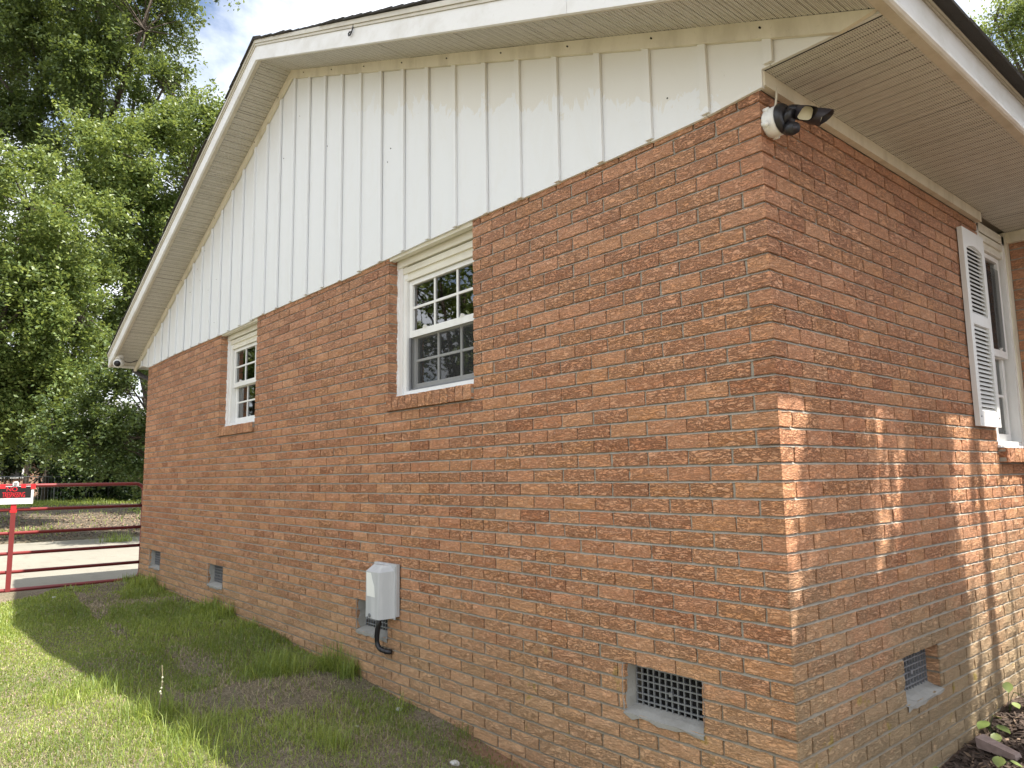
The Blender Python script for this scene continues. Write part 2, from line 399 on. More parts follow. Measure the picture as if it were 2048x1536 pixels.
# driveway slab in pours with tooled joints between
dr = MB()
def slab(poly): dr.prism(poly, -.36, -.172, 2)
edge = lambda y: -9.2 + .58 * min(max(-y, 0), 3.0)
for x0, x1 in ((-18.2, -15.2), (-15.185, -12.2), (-12.185, None)):
    for y0, y1 in ((-14, -7), (-6.985, -2.0), (-1.985, 1.5), (1.515, 6), (6.015, 14)):
        a, b = (x1, x1) if x1 else (edge(y0), edge(y1))
        slab([(x0, y0), (a, y0), (b, y1), (x0, y1)])
tag(dr.build('driveway', M['concrete']), kind='structure')

# ------------------------------------------------------------------ house
house = thing('brick_house', 'single storey orange brick house with white board and batten gable and dark shingle roof', 'house')
L = 8.966; W = .2144; GAPJ = .0105; TOP = 2.66
def zc(m): return (38.5 - m) * .0677 + 6.15e-5 * ((m - 20) ** 2 - 200)
gmap = lambda p: (p[0], p[1], p[2])                 # gable wall: u=x, depth=y, z
smap = lambda p: (-p[1], p[0], p[2])                # side wall: u=y, depth=-x
RET = 3.16                                           # the front wall steps out here
rmap = lambda p: (p[0], RET + p[1], p[2])           # short return wall facing the gable side
class Wall: pass
win1 = dict(u0=-2.847, u1=-1.894, z0=1.683, z1=2.70); win2 = dict(u0=-6.191, u1=-5.222, z0=1.683, z1=2.70)
vents_g = [(-.815, -.408), (-3.241, -2.836), (-6.335, -5.918), (-8.49, -8.046)]
VZ0, VZ1 = .104, .310
sidewin = dict(u0=2.535, u1=3.15, z0=1.274, z1=2.72)
vent_s = (.946, 1.352)
G_holes = [(w_['u0'], w_['u1'], 1.583, 2.70) for w_ in (win1, win2)] + [(a, b, VZ0, VZ1) for a, b in vents_g]
S_holes = [(2.535, 3.150, 1.177, 2.75), (vent_s[0], vent_s[1], VZ0, VZ1)]

def backing(name, mapf, u0, u1, z0, z1, holes, d, parent, depth=.13):
    holes = [(h[0] - .007, h[1] + .007, h[2], h[3]) for h in holes]
    us = sorted({u0, u1} | {h[i] for h in holes for i in (0, 1) if u0 < h[i] < u1}); zs = sorted({z0, z1} | {h[i] for h in holes for i in (2, 3) if z0 < h[i] < z1})
    b = MB(mapf)
    for i in range(len(us) - 1):
        for j in range(len(zs) - 1):
            uc, zc_ = (us[i] + us[i + 1]) / 2, (zs[j] + zs[j + 1]) / 2
            if any(h[0] < uc < h[1] and h[2] < zc_ < h[3] for h in holes): continue
            b.add([(us[i], d, zs[j]), (us[i + 1], d, zs[j]), (us[i + 1], d, zs[j + 1]), (us[i], d, zs[j + 1])], [(0, 1, 2, 3)])
    for h in holes:
        a0, a1, b0, b1 = max(h[0], u0), min(h[1], u1), max(h[2], z0), min(h[3], z1)
        b.add([(a0, d, b0), (a1, d, b0), (a1, d, b1), (a0, d, b1), (a0, depth, b0), (a1, depth, b0), (a1, depth, b1), (a0, depth, b1)],
              [(0, 1, 5, 4), (1, 2, 6, 5), (2, 3, 7, 6), (3, 0, 4, 7)])
    return b.build(name, M['mortar'], parent)

gable_wall = backing('gable_wall', gmap, -L, -.0125, -.5, 2.76, G_holes, .0125, house)
side_wall = backing('side_wall', smap, .0125, RET + .02, -.5, 2.76, S_holes, .0125, house)
return_wall = backing('return_wall', rmap, 0, .40, -.5, 2.76, [], .0085, house)
rest = MB()
rest.box(-L, -L + .2, .02, 9, -.5, 2.7); rest.box(-L + .2, .4, 8.8, 9, -.5, 2.7); rest.box(.2, .39, RET + .1, 9, -.5, 2.7)
rest.build('far_walls', M['mortar'], house)

def bed_joints(name, mapf, u0, u1, holes, parent):
    b = MB(mapf); r = random.Random(5)
    for m in range(0, 45):
        zt, zb = zc(m) + GAPJ / 2 + .0005, zc(m) - GAPJ / 2 - .0005
        if zt > 2.66: continue
        ha, hb = zc(m + 1) + GAPJ / 2 - .0005, min(zc(m) - GAPJ / 2 + .0005, 2.66)
        hs = [(u0, u1)]
        for h in holes:
            if h[2] < (ha + hb) / 2 < h[3]:
                hs = [q for a, c in hs for q in ((a, min(c, h[0] - .003)), (max(a, h[1] + .003), c)) if q[1] - q[0] > .01]
        for a, c in hs:
            b.add([(a, .0088, ha), (c, .0088, ha), (c, .0088, hb), (a, .0088, hb)], [(0, 1, 2, 3)])
        segs = [(u0, u1)]
        for h in holes:
            if h[2] < zc(m) < h[3]:
                segs = [q for a, c in segs for q in ((a, min(c, h[0] - .003)), (max(a, h[1] + .003), c)) if q[1] - q[0] > .01]
        for a, c in segs:
            n = max(1, int((c - a) / .3)); us = np.linspace(a, c, n + 1); pr = []
            for u in us: pr.append((u, r.uniform(.0005, .0028), r.uniform(-.001, .0006)))
            vs = []; fs = []
            for i, (u, d, dz) in enumerate(pr):
                vs += [(u, .0120, zt), (u, d + .0008, zb + dz), (u, .012, zb + dz - .001)]
                if i: k = 3 * i; fs += [(k - 3, k - 2, k + 1, k), (k - 2, k - 1, k + 2, k + 1)]
            b.add(vs, fs)
    tag(b.build(name, M['mortar'], parent), kind='stuff')
bed_joints('mortar_joints', gmap, -L, -.006, G_holes, gable_wall); bed_joints('mortar_joints', smap, .006, RET, S_holes, side_wall)

def brick_geo(mapf, u0, u1, z0, z1, depth, lock=(), skip=(), seed=0, nu=5, nv=2, face=0.0, amp=.0024, vert=False):
    """rough faced brick: gridded front + plain sides. lock: edges kept square; skip: side faces left out"""
    r = np.random.default_rng(seed)
    lean = r.normal(0, .0011)
    us = np.linspace(u0, u1, nu + 1); zs = np.linspace(z0, z1, nv + 1)
    vs = []
    for i, u in enumerate(us):
        for j, z in enumerate(zs):
            du = r.normal(0, .0013) if i in (0, nu) else r.normal(0, .004)
            dz = r.normal(0, .0009) if j in (0, nv) else r.normal(0, .003)
            dd = r.normal(0, amp) + lean
            if i in (0, nu) or j in (0, nv): dd = abs(dd) * .8
            if ('r' in lock and i == nu) or ('l' in lock and i == 0): du = 0; dd = 0
            vs.append((u + du, face + dd, z + dz))
    n = nv + 1
    fs = [(i * n + j, (i + 1) * n + j, (i + 1) * n + j + 1, i * n + j + 1) for i in range(nu) for j in range(nv)]
    def side(ring, name, back):
        if name in skip: return
        k = len(vs)
        for q in ring: vs.append(back(vs[q]))
        for a in range(len(ring) - 1):
            fs.append((ring[a + 1], ring[a], k + a, k + a + 1))
    bk = lambda p: (p[0], face + depth, p[2])
    side([i * n for i in range(nu + 1)], 'b', bk)
    side([nu * n + j for j in range(n)], 'r', bk)
    side([i * n + nv for i in range(nu, -1, -1)], 't', bk)
    side([j for j in range(nv, -1, -1)], 'l', bk)
    return [mapf(p) for p in vs], fs

def cut(rect, holes):
    for h in holes:
        if rect[2] < h[3] - .01 and rect[3] > h[2] + .01:
            if abs(rect[1] - h[0]) < .04: rect = (rect[0], h[0] - .002, rect[2], rect[3])
            if abs(rect[0] - h[1]) < .04: rect = (h[1] + .002, rect[1], rect[2], rect[3])
    u0, u1, z0, z1 = rect; out = [rect]
    for h in holes:
        nxt = []
        for (a0, a1, b0, b1) in out:
            if a1 <= h[0] or a0 >= h[1] or b1 <= h[2] + .004 or b0 >= h[3] - .004: nxt.append((a0, a1, b0, b1)); continue
            if a0 < h[0] - .012: nxt.append((a0, h[0] - .002, b0, b1))
            if a1 > h[1] + .012: nxt.append((h[1] + .002, a1, b0, b1))
            m0, m1 = max(a0, h[0]), min(a1, h[1])
            if b1 > h[3] + .014: nxt.append((m0, m1, h[3] + .004, b1))
            if b0 < h[2] - .014: nxt.append((m0, m1, b0, h[2] - .006))
        out = nxt
    return [q for q in out if q[1] - q[0] > .015 and q[3] - q[2] > .012]

cand = []   # (visible size, wall, list of (mapf, rect, lock, skip))
def seen_size(P, n, area):
    q = np.array(P) - CAM; d = np.linalg.norm(q)
    zf = q @ FWD
    if zf < .2: return 0
    px = abs(q @ RG2 / zf); py = abs(q @ UP2 / zf)
    if px > 1024 / FPX * 1.01 or py > 768 / FPX * 1.01: return 0
    return area * abs(np.dot(q / d, n)) / d ** 2
for m in range(-1, 45):
    z1 = zc(m) - GAPJ / 2; z0 = zc(m + 1) + GAPJ / 2
    z1 = min(z1, 2.668)
    if z1 - z0 < .02: continue
    even = m % 2 == 0
    # gable rows
    rects = []
    s = W if even else W / 2
    cu = s
    while cu < L:
        u1 = -cu + 0.0; u0 = max(-(cu + W - GAPJ), -L)
        if u1 - u0 > .02: rects.append((u0 + rng.normal(0, .0015), u1 + rng.normal(0, .0015), z0, z1))
        cu += W
    for rc in rects:
        if abs(rc[0] + L) < .01: rc = (-L, rc[1], rc[2], rc[3])
        for q in cut(rc, G_holes):
            ps = ((q[0] + q[1]) / 2, 0, (q[2] + q[3]) / 2)
            cand.append((seen_size(ps, (0, -1, 0), (q[1] - q[0]) * (q[3] - q[2])), 'g', [(gmap, q, '', '')]))
    # corner brick shows a long face on one wall and its end on the other
    a = W - GAPJ if even else W / 2 - GAPJ; b = W / 2 - GAPJ if even else W - GAPJ
    cand.append((seen_size((-.05, 0, z0), (0, -1, 0), .009) + seen_size((0, .05, z0), (1, 0, 0), .009), 'g',
                 [(gmap, (-a, 0, z0, z1), 'r', 'r'), (smap, (0, b, z0, z1), 'l', 'l')]))
    rects = []
    s = W / 2 if even else W
    cu = s
    while cu < RET:
        u0 = cu; u1 = min(cu + W - GAPJ, RET - .004)
        if u1 - u0 > .02: rects.append((u0 + rng.normal(0, .0015), u1 + rng.normal(0, .0015), z0, z1))
        cu += W
    for rc in rects:
        for q in cut(rc, S_holes):
            ps = (0, (q[0] + q[1]) / 2, (q[2] + q[3]) / 2)
            cand.append((seen_size(ps, (1, 0, 0), (q[1] - q[0]) * (q[3] - q[2])), 's', [(smap, q, '', '')]))
    cu = .11 if even else .004
    while cu < .39:
        q = (cu, min(cu + W - GAPJ, .40), z0, z1)
        if even and cu < .12: cand.append((0, 'r', [(rmap, (.004, .1, z0, z1), '', '')]))
        cand.append((0, 'r', [(rmap, q, '', '')])); cu += W
order = sorted(range(len(cand)), key=lambda i: -cand[i][0])
NSILL = 0
single = set(order[:270])
stuff = {'g': ([], [], []), 's': ([], [], []), 'r': ([], [], [])}
wallobj = {'g': gable_wall, 's': side_wall, 'r': return_wall}
for i, (sz, wl, parts) in enumerate(cand):
    V, F = [], []
    for k, (mf, q, lock, skip) in enumerate(parts):
        ln = q[1] - q[0]
        v, f = brick_geo(mf, q[0], q[1], q[2], q[3], .092, lock, skip, i * 3 + k, nu=6 if ln > .13 else 3, nv=2)
        F += [tuple(a + len(V) for a in t) for t in f]; V += v
    if i in single:
        pyobj('brick', np.array(V), F, M['brick'], wallobj[wl])
    else:
        sv, sf, sa = stuff[wl]; sf += [tuple(a + len(sv) for a in t) for t in F]; sv += V; sa += [float(rng.random())] * len(V)
for wl in 'gsr':
    sv, sf, sa = stuff[wl]
    tag(pyobj('brickwork', np.array(sv), sf, M['brick'], wallobj[wl], attr=sa), kind='stuff')

# ---- windows
def window(kind, mapf, u0, u1, z0, z1, cols, glass_u, label=None, screen=False, set0=.078, drop=.0):
    wn = bpy.data.objects.new('window', None); col.objects.link(wn); wn.parent = house
    if label: wn['label'] = label
    B = lambda: MB(mapf)
    tl, tr_ = glass_u[0] - .045 - u0, u1 - (glass_u[1] + .045)
    ht = .165
    f = B()   # casing and jamb, stepped
    f.box(u0 - .002, u0 + .055, set0, set0 + .05, z0, z1); f.box(u0 + .055, u0 + tl, set0 + .012, set0 + .07, z0, z1)
    f.box(u0 + tl - .022, u0 + tl + .001, set0 + .004, set0 + .068, z0 + .03, z1 - ht)
    f.box(u1 - max(tr_ - .02, .012), u1 + .002, set0, set0 + .06, z0, z1)
    f.box(u0 + tl, u1 - .01, set0 - .008, set0 + .08, z0 - .002, z0 + .035)          # sill nose
    if kind == 3:
        c_ = B(); c_.box(u1 - .055, u1 + .0082, -.003, .12, z0, z1 + .03); c_.build('casing', M['trim'], wn)
    f.build('frame', M['vinyl'], wn)
    h = B(); ztop = z1
    h.box(u0 + .003, u1 - .003, set0 - (.012 if kind < 3 else 0), set0 + .05, ztop - .06, ztop); h.box(u0 + .057, u1 - .003, set0 + .002, set0 + .055, ztop - ht + .055, ztop - .07)
    h.box(u0 + .06, u1 - .003, set0 + .016, set0 + .06, ztop - ht + .018, ztop - ht + .055)
    h.box(u0 + tl - .02, u1 - .012, set0 + .006, set0 + .07, ztop - ht, ztop - ht + .018)
    if kind < 3: h.box(u0 + .002, u1 - .002, .006, set0 - .03, ztop - .016, ztop + .012)
    h.build('head_trim', M['creamvinyl'], wn)
    # ragged caulk bead where the casing meets the brick
    cb = B(); r = random.Random(int(abs(u0) * 100)); zz = z0 - .012
    while zz < z1 - .02:
        st = .012 + r.random() * .022; wv = .003 + r.random() * .008
        cb.box(u0 - .004, u0 + wv, set0 - .003 - r.random() * .008, set0 + .002, zz, zz + st); zz += st
    uu = u0 - .02
    while uu < u1 - .03:
        st = .012 + r.random() * .03; cb.box(uu, uu + st, set0 - .02 - r.random() * .015, set0 + .01, z0 - .006, z0 + .003 + r.random() * .008); uu += st
    cb.build('caulk_bead', M['caulk'], wn)
    g0, g1 = glass_u; zt = ztop - ht - .004; zb = z0 + .036; zm = (zt + zb) / 2 + .006 - drop
    for nm, a, b, d in (('upper', zm - .02, zt, set0 + .024), ('lower', zb, zm + .012, set0 + .052)):
        s_ = MB(mapf); st = .04
        s_.box(g0 - st, g0, d, d + .03, a, b); s_.box(g1, g1 + st, d, d + .03, a, b)
        s_.box(g0, g1, d - .001, d + .031, b - (.036 if nm == 'lower' else .03), b); s_.box(g0, g1, d - .001, d + .031, a, a + (.045 if nm == 'upper' else .05))
        so_ = s_.build('sash', M['vinyl'], wn)
        a2, b2 = a + (.045 if nm == 'upper' else .05), b - .03
        p_ = MB(mapf); p_.box(g0, g1, d + .017, d + .021, a2, b2); p_.build('pane', M['glass'], wn)
        for k in range(1, cols if not (kind == 3 and nm == 'upper') else 1):
            q = MB(mapf); u = g0 + (g1 - g0) * k / cols; q.box(u - .008, u + .008, d + .008, d + .016, a2, b2); q.build('muntin', M['vinyl'], wn)
        if kind == 3 and nm == 'upper':
            q = MB(mapf); q.add([(g0, d - .002, a2), (g1, d - .002, a2), (g1, d - .002, b2 - .05), (g0, d - .002, b2 - .05)], [(0, 1, 2, 3)]); q.build('insect_screen', M['screen'], wn); continue
        q = MB(mapf); z_ = (a2 + b2) / 2; q.box(g0, g1, d + .007, d + .0155, z_ - .008, z_ + .008); q.build('muntin', M['vinyl'], wn)
    for uu in ((g0 * .8 + g1 * .2), (g0 * .25 + g1 * .75)):
        lk = MB(mapf); lk.box(uu - .022, uu + .022, set0 + .02, set0 + .045, zm + .024, zm + .034); lk.box(uu - .006, uu + .012, set0 + .014, set0 + .03, zm + .034, zm + .042)
        lk.build('sash_lock', M['vinyl'], wn)
    if screen:
        q = MB(mapf); d = set0 + .020
        q.box(g0 - .04, g0 - .02, d, d + .012, zb - .004, zm - .02); q.box(g1 + .01, g1 + .03, d, d + .012, zb - .004, zm - .02)
        q.box(g0 - .02, g1 + .01, d + .001, d + .011, zb - .004, zb + .016); q.build('screen_frame', M['grille'], wn)
        q = MB(mapf); q.add([(g0 - .02, d + .006, zb + .016), (g1 + .01, d + .006, zb + .016), (g1 + .01, d + .006, zm - .02), (g0 - .02, d + .006, zm - .02)], [(0, 1, 2, 3)])
        q.build('insect_screen', M['screen'], wn)
    # dark room behind the glass
    q = MB(mapf); a, b, c, d_, e, f_ = u0 - .5, u1 + .4, set0 + .09, 1.6, z0 - .5, z1 + .1
    q.add([(a, c, e), (b, c, e), (b, c, f_), (a, c, f_), (a, d_, e), (b, d_, e), (b, d_, f_), (a, d_, f_),
           ], [(4, 5, 6, 7), (0, 1, 5, 4), (1, 2, 6, 5), (2, 3, 7, 6), (3, 0, 4, 7)])
    q.build('room_interior', M['dark'], wn)
    return wn
w1 = window(1, gmap, win1['u0'], win1['u1'], win1['z0'], 2.652, 3, (-2.700, -1.945), 'double hung window nearest the corner with a grey insect screen over its lower sash', True)
w2 = window(2, gmap, win2['u0'], win2['u1'], win2['z0'], 2.652, 3, (-6.035, -5.27), 'far double hung window with a brown curtain behind the glass')
w3 = window(3, smap, sidewin['u0'], sidewin['u1'], sidewin['z0'], 2.70, 2, (2.585, 2.985), 'tall window beside the louvred shutter', False, .008, .05)
cv = []; cf = []
for k in range(25):
    u = -6.30 + .028 * k; cv += [(u, .30 + .025 * math.sin(k * 1.7), 1.6), (u, .30 + .025 * math.sin(k * 1.7), 2.6)]
    if k: cf.append((2 * k - 2, 2 * k, 2 * k + 1, 2 * k - 1))
tag(pyobj('curtain', np.array(cv), cf, M['curtain'], smooth=True, off=(-6.0, .3, 1.6)), 'brown pleated curtain hanging behind the glass of the far window', 'curtain')
# ---- rowlock sills
def sill(mapf, u0, u1, z0, z1, proj=.022):
    s_ = bpy.data.objects.new('window_sill', None); col.objects.link(s_); s_.parent = house
    n = int(round((u1 - u0) / .0765)); st = (u1 - u0) / n
    for k in range(n):
        v, f = brick_geo(mapf, u0 + k * st + .004, u0 + (k + 1) * st - .004, z0, z1 - .012, .12, seed=900 + k + int(abs(u0) * 50), nu=2, nv=4, face=-proj)
        pyobj('sill_brick', np.array(v), f, M['brick'], s_, attr=[.25 + .5 * random.random()] * len(v))
    b = MB(mapf); b.hexa([(u0 + .004, -proj + .007, z0 + .003), (u1 - .004, -proj + .007, z0 + .003), (u1 - .004, .11, z0 + .003), (u0 + .004, .11, z0 + .003),
                          (u0 + .004, -proj + .007, z1 - .016), (u1 - .004, -proj + .007, z1 - .016), (u1 - .004, .11, z1), (u0 + .004, .11, z1)])
    b.build('sill_mortar', M['mortar'], s_)
sill(gmap, win1['u0'] + .003, win1['u1'] + .002, 1.588, 1.688); sill(gmap, win2['u0'] + .003, win2['u1'] + .002, 1.588, 1.688); sill(smap, 2.54, 3.14, 1.180, 1.276, .04)

# ---- crawl space vents
def vent(mapf, u0, u1, lean=0, mortar_both=True):
    v = bpy.data.objects.new('crawl_vent', None); col.objects.link(v); v.parent = house
    d = .062
    gr = MB(mapf); n, m = 12, 6; z0, z1 = VZ0 + .012, VZ1 - .022
    a, b = u0 + .018, u1 - .004
    for k in range(n + 1):
        u = a + (b - a) * k / n; gr.box(u - .0028, u + .0028, d, d + .009, z0, z1)
    for k in range(m + 1):
        z = z0 + (z1 - z0) * k / m; gr.box(a, b, d - .002, d + .007, z - .0026, z + .0026)
    gr.box((a + b) / 2 - .009, (a + b) / 2 + .009, d - .008, d + .004, (z0 + z1) / 2 - .009, (z0 + z1) / 2 + .009)
    gr.box(a, b, d - .003, d + .01, z1, VZ1 - .004)
    gr.build('grille', M['grille'], v)
    q = MB(mapf); q.add([(u0, .13, VZ0), (u1, .13, VZ0), (u1, .13, VZ1), (u0, .13, VZ1)], [(0, 1, 2, 3)]); q.build('vent_shadow_box', M['ventdark'], v)
    q = MB(mapf); r = random.Random(int(u0 * 77) + 5); k = 9          # troweled mortar slope, uneven front edge
    vs, fs = [], []
    for i in range(k + 1):
        u = u0 - .004 + (u1 - u0 + .012) * i / k; e = r.uniform(-.008, .004)
        vs += [(u, .070, VZ0 + .022 + r.uniform(-.002, .002)), (u, .03, VZ0 + .010 + r.uniform(-.003, .003)), (u, -.007 + e * .3, VZ0 - .004 + r.uniform(-.006, .003)), (u, -.0055, VZ0 - .018 + r.uniform(-.012, .006))]
        if i:
            o = 4 * i; fs += [(o - 4, o - 3, o + 1, o), (o - 3, o - 2, o + 2, o + 1), (o - 2, o - 1, o + 3, o + 2)]
    q.add(vs, fs)
    if mortar_both:
        z_ = [VZ0 + (VZ1 - VZ0) * i / 6 for i in range(7)]
        vs, fs = [], []
        for i, z in enumerate(z_):
            vs += [(u0 - .006 + r.uniform(-.006, .003), -.0025, z), (u0 + .012 + r.uniform(-.001, .002), .066, z)]
            if i: o = 2 * i; fs.append((o - 2, o - 1, o + 1, o))
        q.add(vs, fs)
        vs, fs = [], []
        for i, z in enumerate(z_):
            vs += [(u1 + .006 + r.uniform(-.003, .008), -.002, z), (u1 - .001, .066, z)]
            if i: o = 2 * i; fs.append((o - 2, o, o + 1, o - 1))
        q.add(vs, fs)
    q.build('mortar_collar', M['cement'], v)
for a, b in vents_g: vent(gmap, a, b)
vent(smap, vent_s[0], vent_s[1], mortar_both=False)

# ---- gable siding
rk = lambda x, z0=4.809: z0 - .413 * abs(x + 4.5)
edges = [.063 - .3 * k for k in range(-2, 33)]
edges = [e for e in edges if -9.6 < e < .5]
SB = lambda x: (2.652 + .006 * math.sin(x * 2.3)) if x < 0.03 else 2.738
pts = sorted(set([-9.50] + edges + [.50]))
bd = 0
for i in range(len(pts) - 1):
    a, b = pts[i] + .0015, pts[i + 1] - .0015
    q = MB(); r = random.Random(i)
    db = r.uniform(-.004, .004); off = r.uniform(-.002, .002)
    za, zb = (SB(a) + db if a > -9.0 else 2.70), (SB(b) + db if b > -9.0 else 2.70)
    if a > .03: za = zb = 2.7385
    step = a < .02 < b
    ta, tb = rk(a) - .012, rk(b) - .012
    if min(ta - za, tb - zb) < .004: 
        ta = max(ta, za + .004); tb = max(tb, zb + .004)
    top = [(a, ta), (b, tb)] if not (a < -4.5 < b) else [(a, ta), (-4.5, 4.79), (b, tb)]
    bot = [(a, za), (b, zb)] if not step else [(a, za), (.024, 2.664), (.026, 2.7385), (b, 2.7385)]
    q.prism(bot + top[::-1], -.013 + off, .004, 1)
    q.build('siding_board', M['siding'], house)
for e in edges:
    q = MB(); r = random.Random(int(e * 1000)); w_ = .019
    zb = SB(e) + .002 + r.uniform(-.006, .004) if e > -9.0 else 2.70
    t0 = rk(e) - .07
    if e > .03: zb = 2.745
    if t0 - zb < .02: continue
    if e < -4.5 and e < -4.6: t0 -= .012
    j = r.uniform(-.003, .003)
    q.hexa([(e - w_ + j, -.031, zb), (e + w_ + j, -.031, zb), (e + w_ + j, -.0155, zb), (e - w_ + j, -.0155, zb), (e - w_, -.031, t0 + .4 * w_ * (1 if e < -4.5 else -1) * -1), (e + w_, -.031, t0), (e + w_, -.0155, t0), (e - w_, -.0155, t0)])
    q.build('batten', M['siding'], house)
nb = MB(); r = random.Random(12)
for k in range(18):
    xx = r.uniform(-7.5, .3); zz = r.uniform(2.8, max(2.85, rk(xx) - .15))
    nb.tube([(xx, -.0165, zz), (xx, -.0125, zz)], r.uniform(.0025, .0045), 6)
nb.build('siding_nail', M['ventdark'], house)
for sgn in (-1, 1):
    x0 = -4.5; x1 = .47 if sgn > 0 else -9.63
    q = MB(); n = 6
    xe = x1 - .12 * sgn
    poly = [(x0, 4.805), (x0, 4.728), (xe, rk(xe) - .081), (x1, rk(x1) - .012), (x1 + .01 * sgn, rk(x1 + .01 * sgn) - .004)]
    q.prism(poly, -.037 if sgn > 0 else -.0365, -.0165, 1); q.build('frieze_board', M['trim'], house)
    nb = MB()
    for k in range(9):
        xx = x0 + (x1 - x0) * (k + .5) / 9.3
        nb.tube([(xx, -.044, rk(xx) - .035), (xx + .002, -.036, rk(xx) - .037)], .004, 5)
    nb.build('nail', M['ventdark'], house)
# wall-top ledger on the side wall
q = MB(); q.box(.0005, .032, -.004, 2.53, 2.672, 2.7335); q.build('ledger_trim', M['trim'], house)
q = MB(); q.box(.0, .40, RET - .045, RET - .0005, 2.66, 2.732); q.build('ledger_trim', M['trim'], house)

# ---- soffit panels (corrugated, perforated), one object per panel
def soffit_panel(org, along, across, length, width, nrm, mat):
    """ribs run along 'across'; profile steps along 'along'"""
    o, a, c, n = (np.array(x, float) for x in (org, along, across, nrm))
    prof = []
    ribs = max(1, int(round(length / .0254))); st = length / ribs
    for k in range(ribs):
        s = k * st; prof += [(s, 0), (s + st * .70, 0), (s + st * .80, .0055), (s + st * .92, .0055)]
    prof.append((length - .0008, 0)); prof[0] = (.0008, 0)
    vs, fs = [], []
    for i, (s, h) in enumerate(prof):
        p = o + a * s + n * h; vs += [p, p + c * width]
        if i: k = 2 * i; fs.append((k - 2, k - 1, k + 1, k))
    return pyobj('soffit_panel', np.array(vs), fs, mat, house)
ck_ = 1 / math.sqrt(1 + .413 ** 2); sk = .413 * ck_
PANEL = .3048
for sgn in (1, -1):
    total = (5.01 if sgn > 0 else 5.03) / ck_; s = 0
    r = random.Random(3)
    while s < total - .02:
        ln = min(PANEL, total - s)
        org = (-4.5 + sgn * s * ck_, -.328, 4.806 - s * sk + r.uniform(-.0015, .0015))
        soffit_panel(org, (sgn * ck_, 0, -sk), (0, 1, 0), ln, .292, (sgn * sk * 1, 0, ck_), M['soffit_r']); s += ln
yy = .004; r = random.Random(4)
while yy < 8.6:
    ln = PANEL if yy < RET + .3 else 8.6 - yy
    x0 = .0 if yy < RET else .40
    soffit_panel((x0, yy, 2.735 + r.uniform(-.0015, .0015)), (0, 1, 0), (1, 0, 0), ln, .525 - x0, (0, 0, 1), M['soffit_e']); yy += ln
soffit_panel((-9.53, .004, 2.712), (0, 1, 0), (1, 0, 0), 8.5, .58, (0, 0, 1), M['soffit_e'])
for sgn in (1, -1):      # channel strips holding the panel edges
    x1 = .53 if sgn > 0 else -9.55
    q = MB(); q.hexa([(-4.5, -.340, 4.781), (x1, -.340, rk(x1, 4.781)), (x1, -.305, rk(x1, 4.781) + .014), (-4.5, -.305, 4.795),
                      (-4.5, -.340, 4.80), (x1, -.340, rk(x1, 4.80)), (x1, -.305, rk(x1, 4.80)), (-4.5, -.305, 4.80)])
    q.build('soffit_channel', M['channel'], house)
q = MB(); q.box(.490, .5255, -.33, 8.6, 2.7305, 2.7345); q.build('soffit_channel', M['channel'], house)
# ---- fascia, drip edge
for sgn in (1, -1):
    x1 = .556 if sgn > 0 else -9.56
    q = MB()
    seg = np.linspace(-4.5, x1, 5)
    for a, b in zip(seg[:-1], seg[1:]):
        r = random.Random(int(a * 50)); lo = 4.782; d = r.uniform(-.0015, .0015)
        b2 = b - .0015 * sgn
        q.hexa([(a, -.362 + d, rk(a, lo)), (b2, -.362 + d, rk(b2, lo)), (b2, -.341, rk(b2, lo)), (a, -.341, rk(a, lo)),
                (a, -.362 + d, rk(a, lo + .125)), (b2, -.362 + d, rk(b2, lo + .125)), (b2, -.341, rk(b2, lo + .125)), (a, -.341, rk(a, lo + .125))])
    q.build('rake_fascia', M['fascia'], house)
    q = MB()
    for y0, l0, l1 in ((-.370, 4.909, 4.928), (-.378, 4.930, 4.962)):
        q.hexa([(-4.5, y0, l0), (x1, y0, rk(x1, l0)), (x1, -.335, rk(x1, l0)), (-4.5, -.335, l0), (-4.5, y0, l1), (x1, y0, rk(x1, l1)), (x1, -.335, rk(x1, l1)), (-4.5, -.335, l1)])
    q.build('drip_edge', M['drip'], house)
q = MB(); pr = [(.522, 2.733), (.536, 2.733), (.545, 2.738), (.547, 2.748), (.540, 2.763), (.5375, 2.81), (.5385, 2.874), (.522, 2.874)]
q.prism(pr, -.36, 8.6, 1); q.build('eave_fascia', M['fascia'], house)
q = MB(); q.box(.522, .5445, -.365, 8.6, 2.880, 2.892); q.box(.522, .552, -.37, 8.6, 2.8925, 2.906); q.build('drip_edge', M['drip'], house)
q = MB(); q.box(-9.56, -9.54, -.36, 8.6, 2.70, 2.862); q.build('eave_fascia', M['fascia'], house)
q = MB()          # gutter on the far eave with an elbow turning back under the soffit
q.prism([(-9.56, 2.745), (-9.68, 2.745), (-9.69, 2.83), (-9.675, 2.83), (-9.665, 2.757), (-9.562, 2.757)], -.30, 8.6, 1)
q.build('gutter', M['darkplastic'], house)
q = MB(); q.tube([(-9.62, -.02, 2.745), (-9.62, -.02, 2.68), (-9.40, .05, 2.58), (-9.05, .12, 2.47), (-9.01, .12, 2.40), (-9.01, .12, -.1)], .032, 8); q.build('downspout', M['darkplastic'], house)
